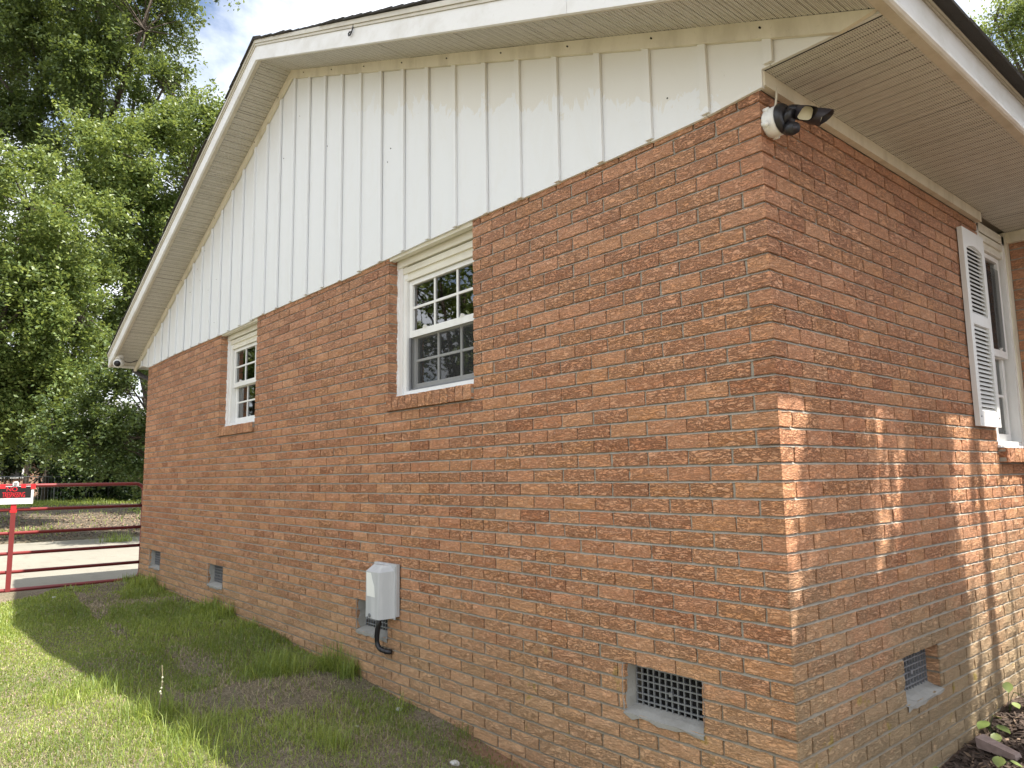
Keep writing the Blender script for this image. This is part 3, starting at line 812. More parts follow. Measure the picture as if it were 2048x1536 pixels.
# ---- roof
roof = MB(); rz = 4.958
rs = lambda x, z0: z0 - .4105 * abs(x + 4.5)
ck_ = 1 / math.sqrt(1 + .4105 ** 2); sk = .4105 * ck_
for xa in (-9.57, .5215):
    p_ = [(-4.5, 4.925), (xa, rk(xa, 4.925)), (xa, rs(xa, rz)), (-4.5, rz)]
    roof.prism(p_, -.36, 8.8, 1)
roof_o = roof.build('roof', M['shingle'], house)
for sgn in (1, -1):
    tot = 5.10 / ck_; ex = .137; n = int(tot / ex) + 1
    for k in range(n):
        s1 = tot - k * ex; s0 = max(s1 - .28, 0)
        if s1 < .05: break
        r = random.Random(k * 2 + sgn)
        th = .007 + r.uniform(0, .003); lift = .010 + r.uniform(-.002, .004); ye = -.384 + r.uniform(-.012, .006)
        def pt(s, y, h): x = -4.5 + sgn * s * ck_; return (x + sgn * sk * h, y, rz - s * sk + ck_ * h)
        q = MB(); ys = np.r_[ye, np.sort(np.array([r.uniform(-.3, 8.5) for _ in range(10)])), 8.82]
        for a, b in zip(ys[:-1], ys[1:]):
            dl = r.uniform(-.004, .006); d2 = r.uniform(0, .004)
            q.hexa([pt(s0, a, .001), pt(s1 + dl, a, lift), pt(s1 + dl, b - .003, lift), pt(s0, b - .003, .001),
                    pt(s0, a, .001 + th), pt(s1 + dl, a, lift + th + d2), pt(s1 + dl, b - .003, lift + th + d2), pt(s0, b - .003, .001 + th)])
        q.build('shingle_course', M['shingle'], roof_o)
yy = -.392; k = 0
while yy < 8.7:
    q = MB(); r = random.Random(k); h0, h1 = (.020, .034)
    a, b = yy, yy + .30; za, zb = rz + .028, rz + .016
    q.add([(-4.66, a, rk(-4.66, za)), (-4.5, a, za + .004), (-4.34, a, rk(-4.34, za)), (-4.66, b, rk(-4.66, zb)), (-4.5, b, zb + .004), (-4.34, b, rk(-4.34, zb)),
           (-4.66, a, rk(-4.66, za) - .012), (-4.5, a, za - .010), (-4.34, a, rk(-4.34, za) - .012)],
          [(0, 1, 4, 3), (1, 2, 5, 4), (6, 7, 1, 0), (7, 8, 2, 1)])
    q.build('ridge_cap', M['shingle'], roof_o); yy += .15; k += 1

# ---- shutter
sh = bpy.data.objects.new('shutter', None); col.objects.link(sh); sh.parent = house
U0, U1, Z0, Z1, T = 2.150, 2.520, 1.385, 2.563, .030
q = MB(smap)
f0 = -T - .001
q.box(U0, U0 + .052, f0, -.004, Z0, Z1); q.box(U1 - .052, U1, f0, -.004, Z0, Z1)
q.box(U0 + .052, U1 - .052, f0, -.004, Z0, Z0 + .085); q.box(U0 + .052, U1 - .052, f0, -.004, 1.985, 2.045)
n = 14; a0, a1 = U0 + .052, U1 - .052
for k in range(n):   # arched top rail
    ua, ub = a0 + (a1 - a0) * k / n, a0 + (a1 - a0) * (k + 1) / n
    zf = lambda u: 2.445 + .028 * math.cos(min(1.57, abs(u - (a0 + a1) / 2) / .085)) ** .8
    q.hexa([(ua, f0, zf(ua)), (ub, f0, zf(ub)), (ub, -.004, zf(ub)), (ua, -.004, zf(ua)), (ua, f0, Z1), (ub, f0, Z1), (ub, -.004, Z1), (ua, -.004, Z1)])
q.build('shutter_frame', M['shutter'], sh)
q = MB(smap); q.add([(a0, -.0045, Z0 + .08), (a1, -.0045, Z0 + .08), (a1, -.0045, 2.5), (a0, -.0045, 2.5)], [(0, 1, 2, 3)]); q.build('shutter_back', M['dark'], sh)
for za, zb in ((1.472, 1.983), (2.047, 2.475)):
    n = int((zb - za) / .0245)
    for k in range(n):
        z = za + (zb - za) * k / n
        q = MB(smap); q.hexa([(a0, -.027, z), (a1, -.027, z), (a1, -.0235, z), (a0, -.0235, z), (a0, -.010, z + .024), (a1, -.010, z + .024), (a1, -.0065, z + .024), (a0, -.0065, z + .024)])
        q.build('louver', M['shutter'], sh)
q = MB(smap)
for u in (U0 + .03, U1 - .03): q.tube([(u, f0 - .003, Z0 + .055), (u, f0 + .002, Z0 + .055)], .005, 8)
q.build('screw', M['grille'], sh)

# ------------------------------------------------------------------ things fixed to the house
fl = thing('floodlight_camera', 'white round security floodlight with two dark hooded lamp heads under the eave at the corner', 'security light', (0, .055, 2.535))
cx, cyy, cz = 0, .055, 2.535
def disc(mb, x0, x1, r0, r1, n=24, y=cyy, z=cz): mb.tube([(x0, y, z), (x0 + .006, y, z), (x1 - .006, y, z), (x1, y, z)], [r0 * .94, r0, r1, r1 * .92], n)
q = MB(); disc(q, .001, .058, .056, .060); 
for a in (60, 130, 200, 300):
    yy_, zz_ = cyy + .058 * math.cos(R(a)), cz + .058 * math.sin(R(a)); q.tube([(.006, yy_, zz_), (.030, yy_, zz_)], .009, 8)
q.tube([(.03, -.012, cz - .03), (.03, -.012 - .006, cz - .033)], .012, 10)
q.build('mounting_box', M['white'], fl, True)
q = MB(); disc(q, .058, .084, .063, .058); q.tube([(.084, cyy, cz), (.10, cyy, cz - .01)], .034, 16); q.build('base_plate', M['black'], fl, True)
q = MB(); q.tube([(.08, .06, 2.49), (.105, .045, 2.475), (.125, .035, 2.468)], [.026, .027, .022], 16); q.build('camera_pod', M['black'], fl, True)
q = MB(); q.tube([(.1255, .0346, 2.468), (.128, .033, 2.467)], .013, 14); q.build('camera_lens', M['darkplastic'], fl, True)
q = MB(); q.tube([(.078, .065, 2.565), (.10, .075, 2.568), (.115, .09, 2.565)], .019, 10); q.tube([(.085, .085, 2.56), (.10, .13, 2.575), (.115, .165, 2.572)], .018, 10); q.build('arm', M['black'], fl, True)
def head(c, d, up, size, name):
    d = Vector(d).normalized(); s = d.cross(Vector(up)).normalized(); u = s.cross(d).normalized(); c = Vector(c); sx, sz, ln = size
    q = MB(); rings = [(-.55, .55), (-.45, .8), (-.1, .95), (.5, 1.0)]; n = 16; vs = []; fs = []
    for t, k in rings + [(.78, .96)]:
        for j in range(n):
            a = 2 * math.pi * j / n; ca, sa = math.cos(a), math.sin(a)
            ca = math.copysign(abs(ca) ** .6, ca); sa = math.copysign(abs(sa) ** .6, sa)
            tt = t + (0.28 * max(sa, 0) if t > .7 else 0) - (.25 if (t > .7 and sa < -.2) else 0)
            vs.append(tuple(c + d * (ln * tt) + s * (sx * k * ca) + u * (sz * k * sa)))
    for i in range(4):
        for j in range(n): fs.append((i * n + j, i * n + (j + 1) % n, (i + 1) * n + (j + 1) % n, (i + 1) * n + j))
    fs.append(tuple(range(n - 1, -1, -1))); q.add(vs, fs); q.build('lamp_head', M['darkplastic'], fl, True)
    q = MB(); vs = [tuple(c + d * (ln * .47) + s * (sx * .86 * math.copysign(abs(math.cos(2 * math.pi * j / n)) ** .6, math.cos(2 * math.pi * j / n))) + u * (sz * .86 * math.copysign(abs(math.sin(2 * math.pi * j / n)) ** .6, math.sin(2 * math.pi * j / n)))) for j in range(n)]
    q.add(vs + [tuple(c + d * (ln * .53))], [(j, (j + 1) % n, n) for j in range(n)]); q.build('lamp_lens', M['lens'], fl, True)
head((.118, .105, 2.556), (.62, -.35, -.42), (0, 0, 1), (.037, .030, .062), 'a')
head((.125, .185, 2.566), (.78, .42, -.30), (0, 0, 1), (.036, .030, .070), 'b')
q = MB(); q.tube([(.032, .078, 2.69), (.036, .072, 2.65), (.034, .064, 2.61), (.03, .062, 2.59)], .0045, 6); q.build('cable', M['trim'], fl, True)

bc = thing('bullet_camera', 'small white bullet camera under the soffit at the far end of the gable', 'security camera', (-9.30, -.27, 2.80))
q = MB(); q.tube([(-9.33, -.28, 2.83), (-9.32, -.28, 2.79)], [.055, .05], 14); q.tube([(-9.32, -.28, 2.79), (-9.31, -.285, 2.755)], .02, 8); q.build('mount', M['white'], bc, True)
q = MB(); q.tube([(-9.38, -.25, 2.755), (-9.37, -.255, 2.752), (-9.24, -.315, 2.712), (-9.23, -.32, 2.709)], [.035, .055, .058, .054], 16); q.build('camera_body', M['white'], bc, True)
q = MB(); q.tube([(-9.231, -.3195, 2.7093), (-9.222, -.324, 2.7065)], .040, 16); q.build('camera_lens', M['black'], bc, True)
q = MB(); q.tube([(-9.33, -.27, 2.80), (-9.36, -.20, 2.76), (-9.38, -.13, 2.755), (-9.37, -.06, 2.785), (-9.37, -.04, 2.80)], .006, 6); q.build('cable', M['black'], bc, True)

ub = thing('utility_box', 'grey plastic utility box with black pipe below, covering part of a vent', 'utility box', (-2.82, 0, .41))
q = MB(); q.box(-2.957, -2.678, -.030, -.006, .262, .587); q.box(-2.945, -2.685, -.036, -.030, .245, .575); q.build('back_plate', M['greyplastic'], ub)
q = MB(); x0, x1, zt, zb = -2.946, -2.690, .548, .243
prof = [(x0, -.036), (x0 + .018, -.108), (x0 + .03, -.115), (x1 - .075, -.115), (x1 - .062, -.110), (x1, -.036)]
n = len(prof); vs = [(x, y, zb + (.0 if y < -.04 else .012)) for x, y in prof] + [(x, y, zt - (.012 if y < -.1 else 0)) for x, y in prof] + [(x0 + .035 + (x - x0) * .72, max(y * .62, -.07), zt + .030) for x, y in prof]
fs = [(i, (i + 1) % n, n + (i + 1) % n, n + i) for i in range(n)] + [(n + i, n + (i + 1) % n, 2 * n + (i + 1) % n, 2 * n + i) for i in range(n)] + [tuple(range(n - 1, -1, -1)), tuple(range(2 * n, 3 * n))]
q.add(vs, fs); q.build('cover', M['greyplastic'], ub)
q = MB(); q.prism([(-2.905, .38), (-2.80, .38), (-2.81, .45), (-2.835, .49), (-2.85, .53), (-2.91, .53)], -.1156, -.1149, 1); q.build('faded_label', M['white'], ub)
q = MB(); q.tube([(-2.86, -.118, .262), (-2.86, -.124, .262)], .012, 12); q.box(-2.90, -2.885, -.122, -.116, .235, .25); q.build('latch', M['grille'], ub)
q = MB(); pth = [(-2.835, -.06, .25), (-2.85, -.058, .19), (-2.868, -.055, .13), (-2.876, -.053, .09), (-2.872, -.050, .065), (-2.85, -.047, .045), (-2.81, -.040, .036), (-2.775, -.030, .034), (-2.755, -.015, .034)]
q.tube(pth, .0155, 12)
for t in range(5, 8): q.tube([tuple(np.array(pth[t]) * .6 + np.array(pth[t + 1]) * .4), tuple(np.array(pth[t]) * .45 + np.array(pth[t + 1]) * .55)], .0185, 12)
q.tube([(-2.838, -.062, .245), (-2.86, -.072, .17), (-2.868, -.072, .12), (-2.87, -.06, .085)], .005, 6); q.build('conduit_pipe', M['black'], ub, True)

hk = MB(); a = 2.72
hk.tube([(-2.715, -.365, 4.195), (-2.715, -.372, 4.165), (-2.725, -.375, 4.14), (-2.745, -.376, 4.128), (-2.765, -.376, 4.132), (-2.768, -.376, 4.147), (-2.752, -.376, 4.153), (-2.735, -.376, 4.145)], .005, 6)
tag(hk.build('cable_hook', M['black'], None, True, off=(-2.72, -.37, 4.15)), 'small black cable hook curled on the white rake fascia', 'hook')

# ------------------------------------------------------------------ gate and sign
gt = thing('tube_gate', 'red tubular steel farm gate standing across the driveway beside the house', 'gate', (-9.15, -1.9, -.172))
GXP = -9.15; ye, yn = -4.7, .06
for z in (.831, .555, .318, .102):
    q = MB(); q.tube([(GXP, ye, z), (GXP, yn, z)], .021, 10); q.build('rail', M['redpaint'], gt, True)
q = MB(); hoop = []
for a in range(0, 91, 15): hoop.append((GXP, yn - .10 + .10 * math.sin(R(a)), 1.117 - .10 + .10 * math.cos(R(a))))
hoop2 = [(GXP, yn - .10 + .10 * math.cos(R(a)), -.108 + .10 - .10 * math.sin(R(a))) for a in range(0, 91, 15)]
path = [(GXP, ye + .1, 1.117)] + hoop + hoop2 + [(GXP, ye + .1, -.108)]
q.tube(path, .0225, 10); q.tube([(GXP, ye + .1, 1.117), (GXP, ye + .03, 1.09), (GXP, ye, 1.02), (GXP, ye, -.0), (GXP, ye + .03, -.08), (GXP, ye + .1, -.108)], .0225, 10)
q.build('gate_frame', M['redpaint'], gt, True)
for yb in (-1.37, -3.2):
    q = MB(); q.box(GXP + .0235, GXP + .033, yb - .026, yb + .026, -.12, 1.10); q.build('brace', M['redpaint'], gt)
q = MB(); q.box(GXP + .034, GXP + .036, -1.398, -1.342, .83, 1.02); q.box(GXP + .0235, GXP + .0355, -1.405, -1.335, .80, .83); q.build('tape_band', M['redtape'], gt)
sg = thing('no_trespassing_sign', 'black NO TRESPASSING sign with red letters fixed to the red gate', 'sign', (-9.105, -1.42, 1.0))
sx = -9.104; s0, s1, sz0, sz1 = -1.590, -1.18, .900, 1.112
q = MB(); q.box(sx - .004, sx, s0, s1, sz0, sz1); q.build('sign_border', M['signwhite'], sg)
q = MB(); q.box(sx + .0002, sx + .002, s0 + .012, s1 - .025, sz0 + .072, sz1 - .006); q.build('sign_face', M['signblack'], sg)
q = MB(); q.box(sx + .0002, sx + .002, s0 + .03, s1 - .05, sz0 + .016, sz0 + .064); q.build('sign_note_strip', M['signwhite'], sg)
def text(body, size, y, z, mat, name):
    cu = bpy.data.curves.new(name, 'FONT'); cu.body = body; cu.size = size; cu.align_x = 'CENTER'; cu.align_y = 'CENTER'; cu.extrude = .0008; cu.offset = .0
    o = bpy.data.objects.new(name, cu); col.objects.link(o)
    dg = bpy.context.evaluated_depsgraph_get(); me = bpy.data.meshes.new_from_object(o.evaluated_get(dg)); bpy.data.objects.remove(o)
    me.materials.clear(); me.materials.append(mat)
    o = bpy.data.objects.new(name, me); col.objects.link(o)
    o.parent = sg
    o.matrix_local = Matrix.Translation(Vector((sx + .0035, y, z)) - Vector(sg.location)) @ Matrix(((0, 0, 1, 0), (1, 0, 0, 0), (0, 1, 0, 0), (0, 0, 0, 1)))
    return o
t1 = text('NO', .072, -1.400, 1.074, M['signred'], 'lettering'); t2 = text('TRESPASSING', .088, -1.378, 1.006, M['signred'], 'lettering')
t1.scale = (1.0, 1, 1); t2.scale = (.43, 1, 1)
q = MB()
for y0, y1, z0, z1 in ((-1.212, -1.162, 1.075, 1.135), (-1.31, -1.262, 1.09, 1.135), (-1.52, -1.465, 1.085, 1.135)): q.box(sx + .0025, sx + .0045, y0, y1, z0, z1)
q.build('tape_strip', M['redtape'], sg)
q = MB(); q.box(sx - .02, sx + .004, -1.395, -1.335, 1.118, 1.155); q.tube([(sx, -1.365, 1.15), (sx, -1.365, 1.168)], .022, 8); q.build('clip', M['signwhite'], sg)

# ------------------------------------------------------------------ grass, litter, small plants
def value_noise(x, y, s, seed):
    r = np.random.default_rng(seed); G = r.random((64, 64)); x = x * s + 300; y = y * s + 300
    i = np.floor(x).astype(int); j = np.floor(y).astype(int); fx = x - i; fy = y - j
    fx = fx * fx * (3 - 2 * fx); fy = fy * fy * (3 - 2 * fy); i %= 64; j %= 64; i1 = (i + 1) % 64; j1 = (j + 1) % 64
    return (G[i, j] * (1 - fx) + G[i1, j] * fx) * (1 - fy) + (G[i, j1] * (1 - fx) + G[i1, j1] * fx) * fy
tufts = [(-3.60, -.40, .22, .14, 620), (-3.9, -.28, .14, .10, 180), (-3.45, -.10, .10, .20, 300), (-3.22, -.07, .08, .17, 220), (-8.2, -.12, .22, .15, 420), (-7.7, -.2, .25, .12, 380), (-6.0, -.10, .14, .16, 300),
         (-5.6, -.1, .12, .16, 220), (-5.0, -.10, .12, .12, 120), (-3.2, -1.32, .22, .16, 420), (-2.75, -1.25, .2, .15, 300), (-3.9, -1.5, .3, .12, 500), (-2.1, -.75, .12, .12, 200),
         (-2.4, -1.3, .25, .14, 350), (-8.8, -.10, .16, .10, 220), (-8.5, -.75, .2, .06, 160), (-8.1, -1.25, .2, .07, 160), (-2.5, -.12, .06, .13, 60), (-1.95, -.07, .06, .10, 40), (-16.9, 1.5, .35, .30, 260)]
def blades(name, n, region, hmean, mat, flat=0.0, width=.0042, dens=None, extra=None):
    X = rng.uniform(region[0], region[1], n); Y = rng.uniform(region[2], region[3], n)
    p = np.ones(n) if dens is None else dens(X, Y)
    k = rng.random(n) < p; X = X[k]; Y = Y[k]
    H = hmean * (.45 + 1.1 * value_noise(X, Y, 1.7, 3)) * rng.uniform(.5, 1.35, len(X))
    if hmean < .1: H = H * np.clip(1 - .45 * (-7.2 - X) / 1.2, .5, 1)
    if extra:
        ex, ey, eh = [], [], []
        for (a, b, r_, h_, c_) in extra:
            q = rng.normal(0, .5, (c_, 2)); ex.append(a + q[:, 0] * r_); ey.append(np.minimum(b + q[:, 1] * r_, -.004 if b < 0 else 99)); eh.append(h_ * rng.uniform(.45, 1.25, c_))
        X = np.r_[X, np.concatenate(ex)]; Y = np.r_[Y, np.concatenate(ey)]; H = np.r_[H, np.concatenate(eh)]
    n = len(X); Z = zg(X, Y) - .004
    ang = rng.uniform(0, 2 * np.pi, n); lean = np.clip(rng.normal(.75, .42, n), .05, 1.7) + flat
    dx, dy = np.cos(ang), np.sin(ang); wx, wy = -dy, dx
    wd = width * rng.uniform(.6, 1.3, n)
    d = np.sqrt((X - CAM[0]) ** 2 + (Y - CAM[1]) ** 2); wd = wd * np.clip(d / 5, .8, 2.2)
    V = np.zeros((n, 5, 3), np.float32)
    hz1, hr1 = H * .55 * np.cos(lean * .6), H * .55 * np.sin(lean * .6)
    hz2, hr2 = hz1 + H * .5 * np.cos(np.minimum(lean * 1.5, 1.75)), hr1 + H * .5 * np.sin(np.minimum(lean * 1.5, 1.75))
    hz2 = np.maximum(hz2, .004)
    base = np.stack([X, Y, Z], -1); wv = np.stack([wx * wd, wy * wd, 0 * wd], -1) / 2
    V[:, 0] = base - wv; V[:, 1] = base + wv
    mid = base + np.stack([dx * hr1, dy * hr1, hz1 + .003], -1); V[:, 2] = mid + wv * .8; V[:, 3] = mid - wv * .8
    V[:, 4] = base + np.stack([dx * hr2, dy * hr2, hz2], -1)
    V[:, :, 1] = np.where((V[:, :, 0] > -8.97) & (V[:, :, 0] < .0) & (V[:, :, 1] > -.006) & (Y[:, None] < 0), -.006, V[:, :, 1])
    o = np.arange(n, dtype=np.int32)[:, None] * 5
    F = np.concatenate([np.concatenate([o + 0, o + 1, o + 2], 1), np.concatenate([o + 0, o + 2, o + 3], 1), np.concatenate([o + 3, o + 2, o + 4], 1)])
    tint = np.clip(.26 + .62 * value_noise(X, Y, 1.1, 8) + rng.normal(0, .2, n), 0, 1)
    tag(pyobj(name, V.reshape(-1, 3), F, mat, attr=np.repeat(tint, 5)), kind='stuff')
BARE = [(-6.9, -1.18, .75, .18, .10), (-4.35, -.72, .75, .16, .25), (-2.45, -.50, .70, .22, .42), (-1.7, -.6, .5, .3, .5), (-2.0, -.95, .4, .12, .45), (-5.9, -.95, .5, .10, .2), (-3.4, -.78, .4, .12, .3), (-3.6, -1.95, .5, .14, .35), (-5.0, -1.75, .4, .1, .4)]
def bare(x, y):
    v = .55 * value_noise(x, y, 1.25, 11) + .3 * value_noise(x, y, 3.1, 12) + .15 * value_noise(x, y, 8, 13)
    p = np.clip((v - .40) / .13, .09, 1)
    p *= np.where((y > -.2 + .1 * value_noise(x, y, 5, 40)) & (x > -2.4), .35, 1)                       # scoured strip by the wall
    p *= np.where(((x + 7.6) ** 2 / 1.2 + (y + 1.0) ** 2 / .10) < 1, .12, 1)
    for bx, by, ra, rb, lo in BARE:
        e = ((x - bx) / ra) ** 2 + ((y - by) / rb) ** 2 + .9 * (value_noise(x, y, 4.5, 17) - .5)
        p = p * (lo + (1 - lo) * np.clip((e - .45) / .6, 0, 1))
    p = np.maximum(p, np.where(y < -1.15 - .06 * (x + 3), .9, 0))
    p *= (x > -9.2 + .58 * np.clip(-y, 0, 3) + .03 + .12 * value_noise(x, y, 6, 41)) & ~((x > -8.97) & (x < 0) & (y > -.004))
    dens_d = np.clip(3.6 / np.sqrt((x - CAM[0]) ** 2 + (y - CAM[1]) ** 2), .3, 1.0)
    return p * np.where(y < -3.2, .25, 1) * np.where(x > -.6, .35, 1)
blades('lawn_grass', 360000, (-8.95, 1.0, -4.0, -.004), .040, M['grass'], dens=bare, extra=tufts)
blades('dead_grass', 110000, (-8.9, 1.0, -4.2, -.01), .055, M['straw'], flat=1.15, width=.0032, dens=lambda x, y: (.35 + .6 * value_noise(x, y, 2.2, 21)) * (x > -9.15 + .58 * np.clip(-y, 0, 3)))
blades('far_grass', 90000, (-34, -18.6, -4, 10), .13, M['grass'], width=.008, dens=lambda x, y: np.clip((value_noise(x, y, .35, 31) - .45) / .2, 0.03, 1) * np.clip((-x - 18.5) / 6, .10, 1) + np.clip((-x - 29) / 3, 0, .8))
# mulch chips and dry leaves in the bed
def chips(name, n, reg, size, mat, seed):
    r = np.random.default_rng(seed); X = r.uniform(reg[0], reg[1], n); Y = r.uniform(reg[2], reg[3], n); Z = zg(X, Y) + r.uniform(.001, .014, n)
    a = r.uniform(0, 6.28, n); t = r.normal(0, .45, n); l = size * r.uniform(.5, 1.5, n); b = l * r.uniform(.18, .5, n)
    U = np.stack([np.cos(a), np.sin(a), np.sin(t)], -1) * l[:, None]; Vv = np.stack([-np.sin(a), np.cos(a), r.normal(0, .35, n)], -1) * b[:, None]
    c = np.stack([X, Y, Z], -1); P = np.stack([c - U - Vv * .4, c + Vv - U * .1, c + U + Vv * .2, c - Vv + U * .2], 1)
    F = np.arange(n * 4).reshape(n, 4)
    tag(pyobj(name, P.reshape(-1, 3), F, mat), kind='stuff')
chips('bark_mulch', 14000, (.012, 1.6, .3, 4.0), .020, M['chip'], 1); chips('dry_leaf_litter', 2200, (.012, 1.6, .3, 4.0), .016, M['chippale'], 2)
chips('lawn_leaf_litter', 5200, (-8.6, .6, -3, -.02), .0075, M['chippale'], 3); chips('roadside_leaf_litter', 16000, (-26, -17.9, -4, 9), .032, M['chippale'], 4)
# stones
def stone(x, y, r_, label, seed):
    rr = np.random.default_rng(seed); vs, fs = [], []; n = 8
    z = float(zg(x, y))
    for i, (h, k) in enumerate(((-.3, .6), (.05, 1.0), (.4, .85), (.62, .4))):
        for j in range(n):
            a = 2 * math.pi * j / n; q = r_ * k * rr.uniform(.8, 1.15); vs.append((x + q * math.cos(a) * 1.3, y + q * math.sin(a), z + r_ * h * rr.uniform(.85, 1.1)))
    for i in range(3):
        for j in range(n): fs.append((i * n + j, i * n + (j + 1) % n, (i + 1) * n + (j + 1) % n, (i + 1) * n + j))
    fs.append(tuple(range(3 * n, 4 * n))); tag(pyobj('stone', np.array(vs), fs, M['stone'], smooth=True, off=(x, y, z)), label, 'stone', 'pale stones lying in the lawn')
stone(-2.52, -.10, .026, 'pale stone by the foot of the wall, flattest and farthest of the lawn stones', 1)
stone(-1.60, -.36, .024, 'pale stone at the bottom edge of the lawn, nearest the bare clay strip', 2)
stone(-2.37, -.47, .013, 'smallest pale stone lying in the middle of the shaded lawn', 3)
stone(-8.15, -1.05, .030, 'pale stone on the bare soil patch near the driveway', 4)
# broad-leaved seedlings against the side wall
def seedling(x, y, leaves_, label, name='seedling'):
    z = float(zg(x, y)); o = thing(name, label, 'seedling', (x, y, z), 'seedlings in the mulch by the wall')
    st = MB(); 
    for (dx, dy, dz, l, a, tl) in leaves_:
        st.tube([(x, y, z - .01), (x + dx * .5, y + dy * .4, z + dz * .7), (x + dx, y + dy, z + dz)], .0018, 5)
    st.build('stem', M['leafA'], o)
    for i, (dx, dy, dz, l, a, tl) in enumerate(leaves_):
        c = Vector((x + dx, y + dy, z + dz)); d = Vector((math.cos(a) * math.cos(tl), math.sin(a) * math.cos(tl), math.sin(tl))); s = d.cross(Vector((0, 0, 1))).normalized(); u = s.cross(d)
        vs = []; fs = []; prof = [(0, .08), (.2, .34), (.45, .42), (.75, .28), (1, .02)]
        for t, w_ in prof: p = c + d * (l * t) - u * (.10 * l * t * t); vs += [tuple(p - s * (w_ * l) + u * (.06 * l)), tuple(p), tuple(p + s * (w_ * l) + u * (.06 * l))]
        for k in range(4): b = 3 * k; fs += [(b, b + 1, b + 4, b + 3), (b + 1, b + 2, b + 5, b + 4)]
        pyobj('leaf', np.array(vs), fs, M['leafA'], o, True, attr=[.55 + .4 * random.random()] * 15)
seedling(.05, 1.78, [(.0, -.02, .07, .075, -1.9, -.3), (.03, .02, .05, .07, -.4, -.2), (.01, .03, .09, .06, 1.2, -.3), (.04, -.05, .03, .06, -1.2, -.5)], 'bright broad-leaved seedling behind the wood scrap')
seedling(.045, 2.12, [(.01, -.02, .16, .06, -1.3, -.8), (.02, .03, .10, .05, .6, -.4), (.03, -.02, .06, .05, -.8, -.3)], 'tallest seedling on a thin stem against the side wall')
seedling(.20, 1.42, [(.0, -.02, .05, .065, -1.4, -.4), (.03, .02, .03, .05, .2, -.3)], 'pale seedling in front of the wood scrap')
seedling(.03, 1.10, [(.01, .0, .07, .035, -1.4, -.6), (.02, .02, .04, .03, .5, -.2)], 'tiny seedling at the foot of the mossy side wall')
wd = MB(); x, y = .13, 1.60; z = float(zg(x, y))
wd.hexa([(x - .07, y - .05, z + .008), (x + .11, y - .10, z + .004), (x + .12, y - .05, z + .006), (x - .06, y + .02, z + .01), (x - .075, y - .045, z + .055), (x + .10, y - .095, z + .030), (x + .11, y - .055, z + .034), (x - .055, y + .01, z + .062)])
tag(wd.build('wood_scrap', M['wood'], off=(x, y, z)), 'weathered broken wood scrap lying in the bark mulch', 'wood scrap')
# dry seed stalk on the sunny edge of the lawn
fw = thing('seed_stalk', 'thin stalk with small cream flower heads at the edge of the sunlit grass', 'weed', (-3.15, -1.30, float(zg(-3.15, -1.3))))
b = MB(); x, y, z = -3.15, -1.30, float(zg(-3.15, -1.3)); b.tube([(x, y, z), (x + .01, y + .01, z + .12), (x + .0, y + .02, z + .23), (x - .02, y + .02, z + .30)], .0018, 5)
b.tube([(x + .01, y + .01, z + .12), (x + .04, y + .0, z + .17)], .0012, 4); b.build('stem', M['straw'], fw)
for dx, dy, dz in ((0, .02, .235), (-.008, .022, .21), (.006, .015, .18), (.04, 0, .17), (.012, .012, .15)):
    q = MB(); q.tube([(x + dx, y + dy, z + dz - .006), (x + dx, y + dy, z + dz), (x + dx, y + dy, z + dz + .007)], [.003, .007, .002], 6); q.build('flower_head', M['lens'], fw, True)

# ------------------------------------------------------------------ trees
def leaf_mesh(name, pts, size, mat, parent, seed, up=.35, tintshift=0):
    r = np.random.default_rng(seed); n = len(pts)
    nrm = r.normal(0, 1, (n, 3)); nrm[:, 2] = np.abs(nrm[:, 2]) + up; nrm /= np.linalg.norm(nrm, axis=1)[:, None]
    a = r.normal(0, 1, (n, 3)); a -= nrm * (a * nrm).sum(1)[:, None]; a /= np.linalg.norm(a, axis=1)[:, None]; b = np.cross(nrm, a)
    l = (size * r.uniform(.6, 1.25, n))[:, None]; wd_ = l * .26
    P = np.stack([pts - a * l * .5, pts + b * wd_ - a * l * .05 + nrm * l * .05, pts + a * l * .5, pts - b * wd_ - a * l * .05 + nrm * l * .05], 1)
    tint = np.clip(r.normal(.42, .2, n) + tintshift, 0, 1)
    return pyobj(name, P.reshape(-1, 3), np.arange(n * 4, dtype=np.int32).reshape(n, 4), mat, parent, attr=np.repeat(tint, 4))
def crown_points(blobs, twigs, per, seed, spread=.22, hollow=.55, clump=True):
    r = np.random.default_rng(seed); out = []; ends = []
    vol = np.array([q[3] ** 2 for q in blobs]); vol /= vol.sum()
    for (x, y, z, rad), v in zip(blobs, vol):
        k = max(6, int(twigs * v))
        nc = max(4, int(7 + 5 * rad)) if clump else k
        cd = r.normal(0, 1, (nc, 3)); cd /= np.linalg.norm(cd, axis=1)[:, None]; crr = rad * (hollow + (1.12 - hollow) * r.random(nc) ** .6)
        if clump:
            w_ = r.dirichlet(np.ones(nc) * 2.2); ci = r.choice(nc, k, p=w_)
            off = r.normal(0, .17, (k, 3)) * rad
            p0 = cd[ci] * crr[ci][:, None] + off; rr = np.linalg.norm(p0, axis=1); d = p0 / rr[:, None]
        else:
            d = cd; rr = crr * r.uniform(.8, 1.12, k)
        c = np.array([x, y, z]) + d * rr[:, None] * np.array([1, 1, .88])
        # twigs: leaves strung along a short drooping arc leaving the centre
        t = r.random((k, per)); dirs = d + np.array([0, 0, -.15]) + r.normal(0, .35, (k, 3))
        ln = r.uniform(.25, .75, k) * (spread / .22)
        p = c[:, None, :] + dirs[:, None, :] * (t * ln[:, None])[..., None] + r.normal(0, spread * .42, (k, per, 3)); p[..., 2] -= .12 * t ** 2
        out.append(p.reshape(-1, 3)); ends.append((x, y, z, c))
    return np.concatenate(out), ends
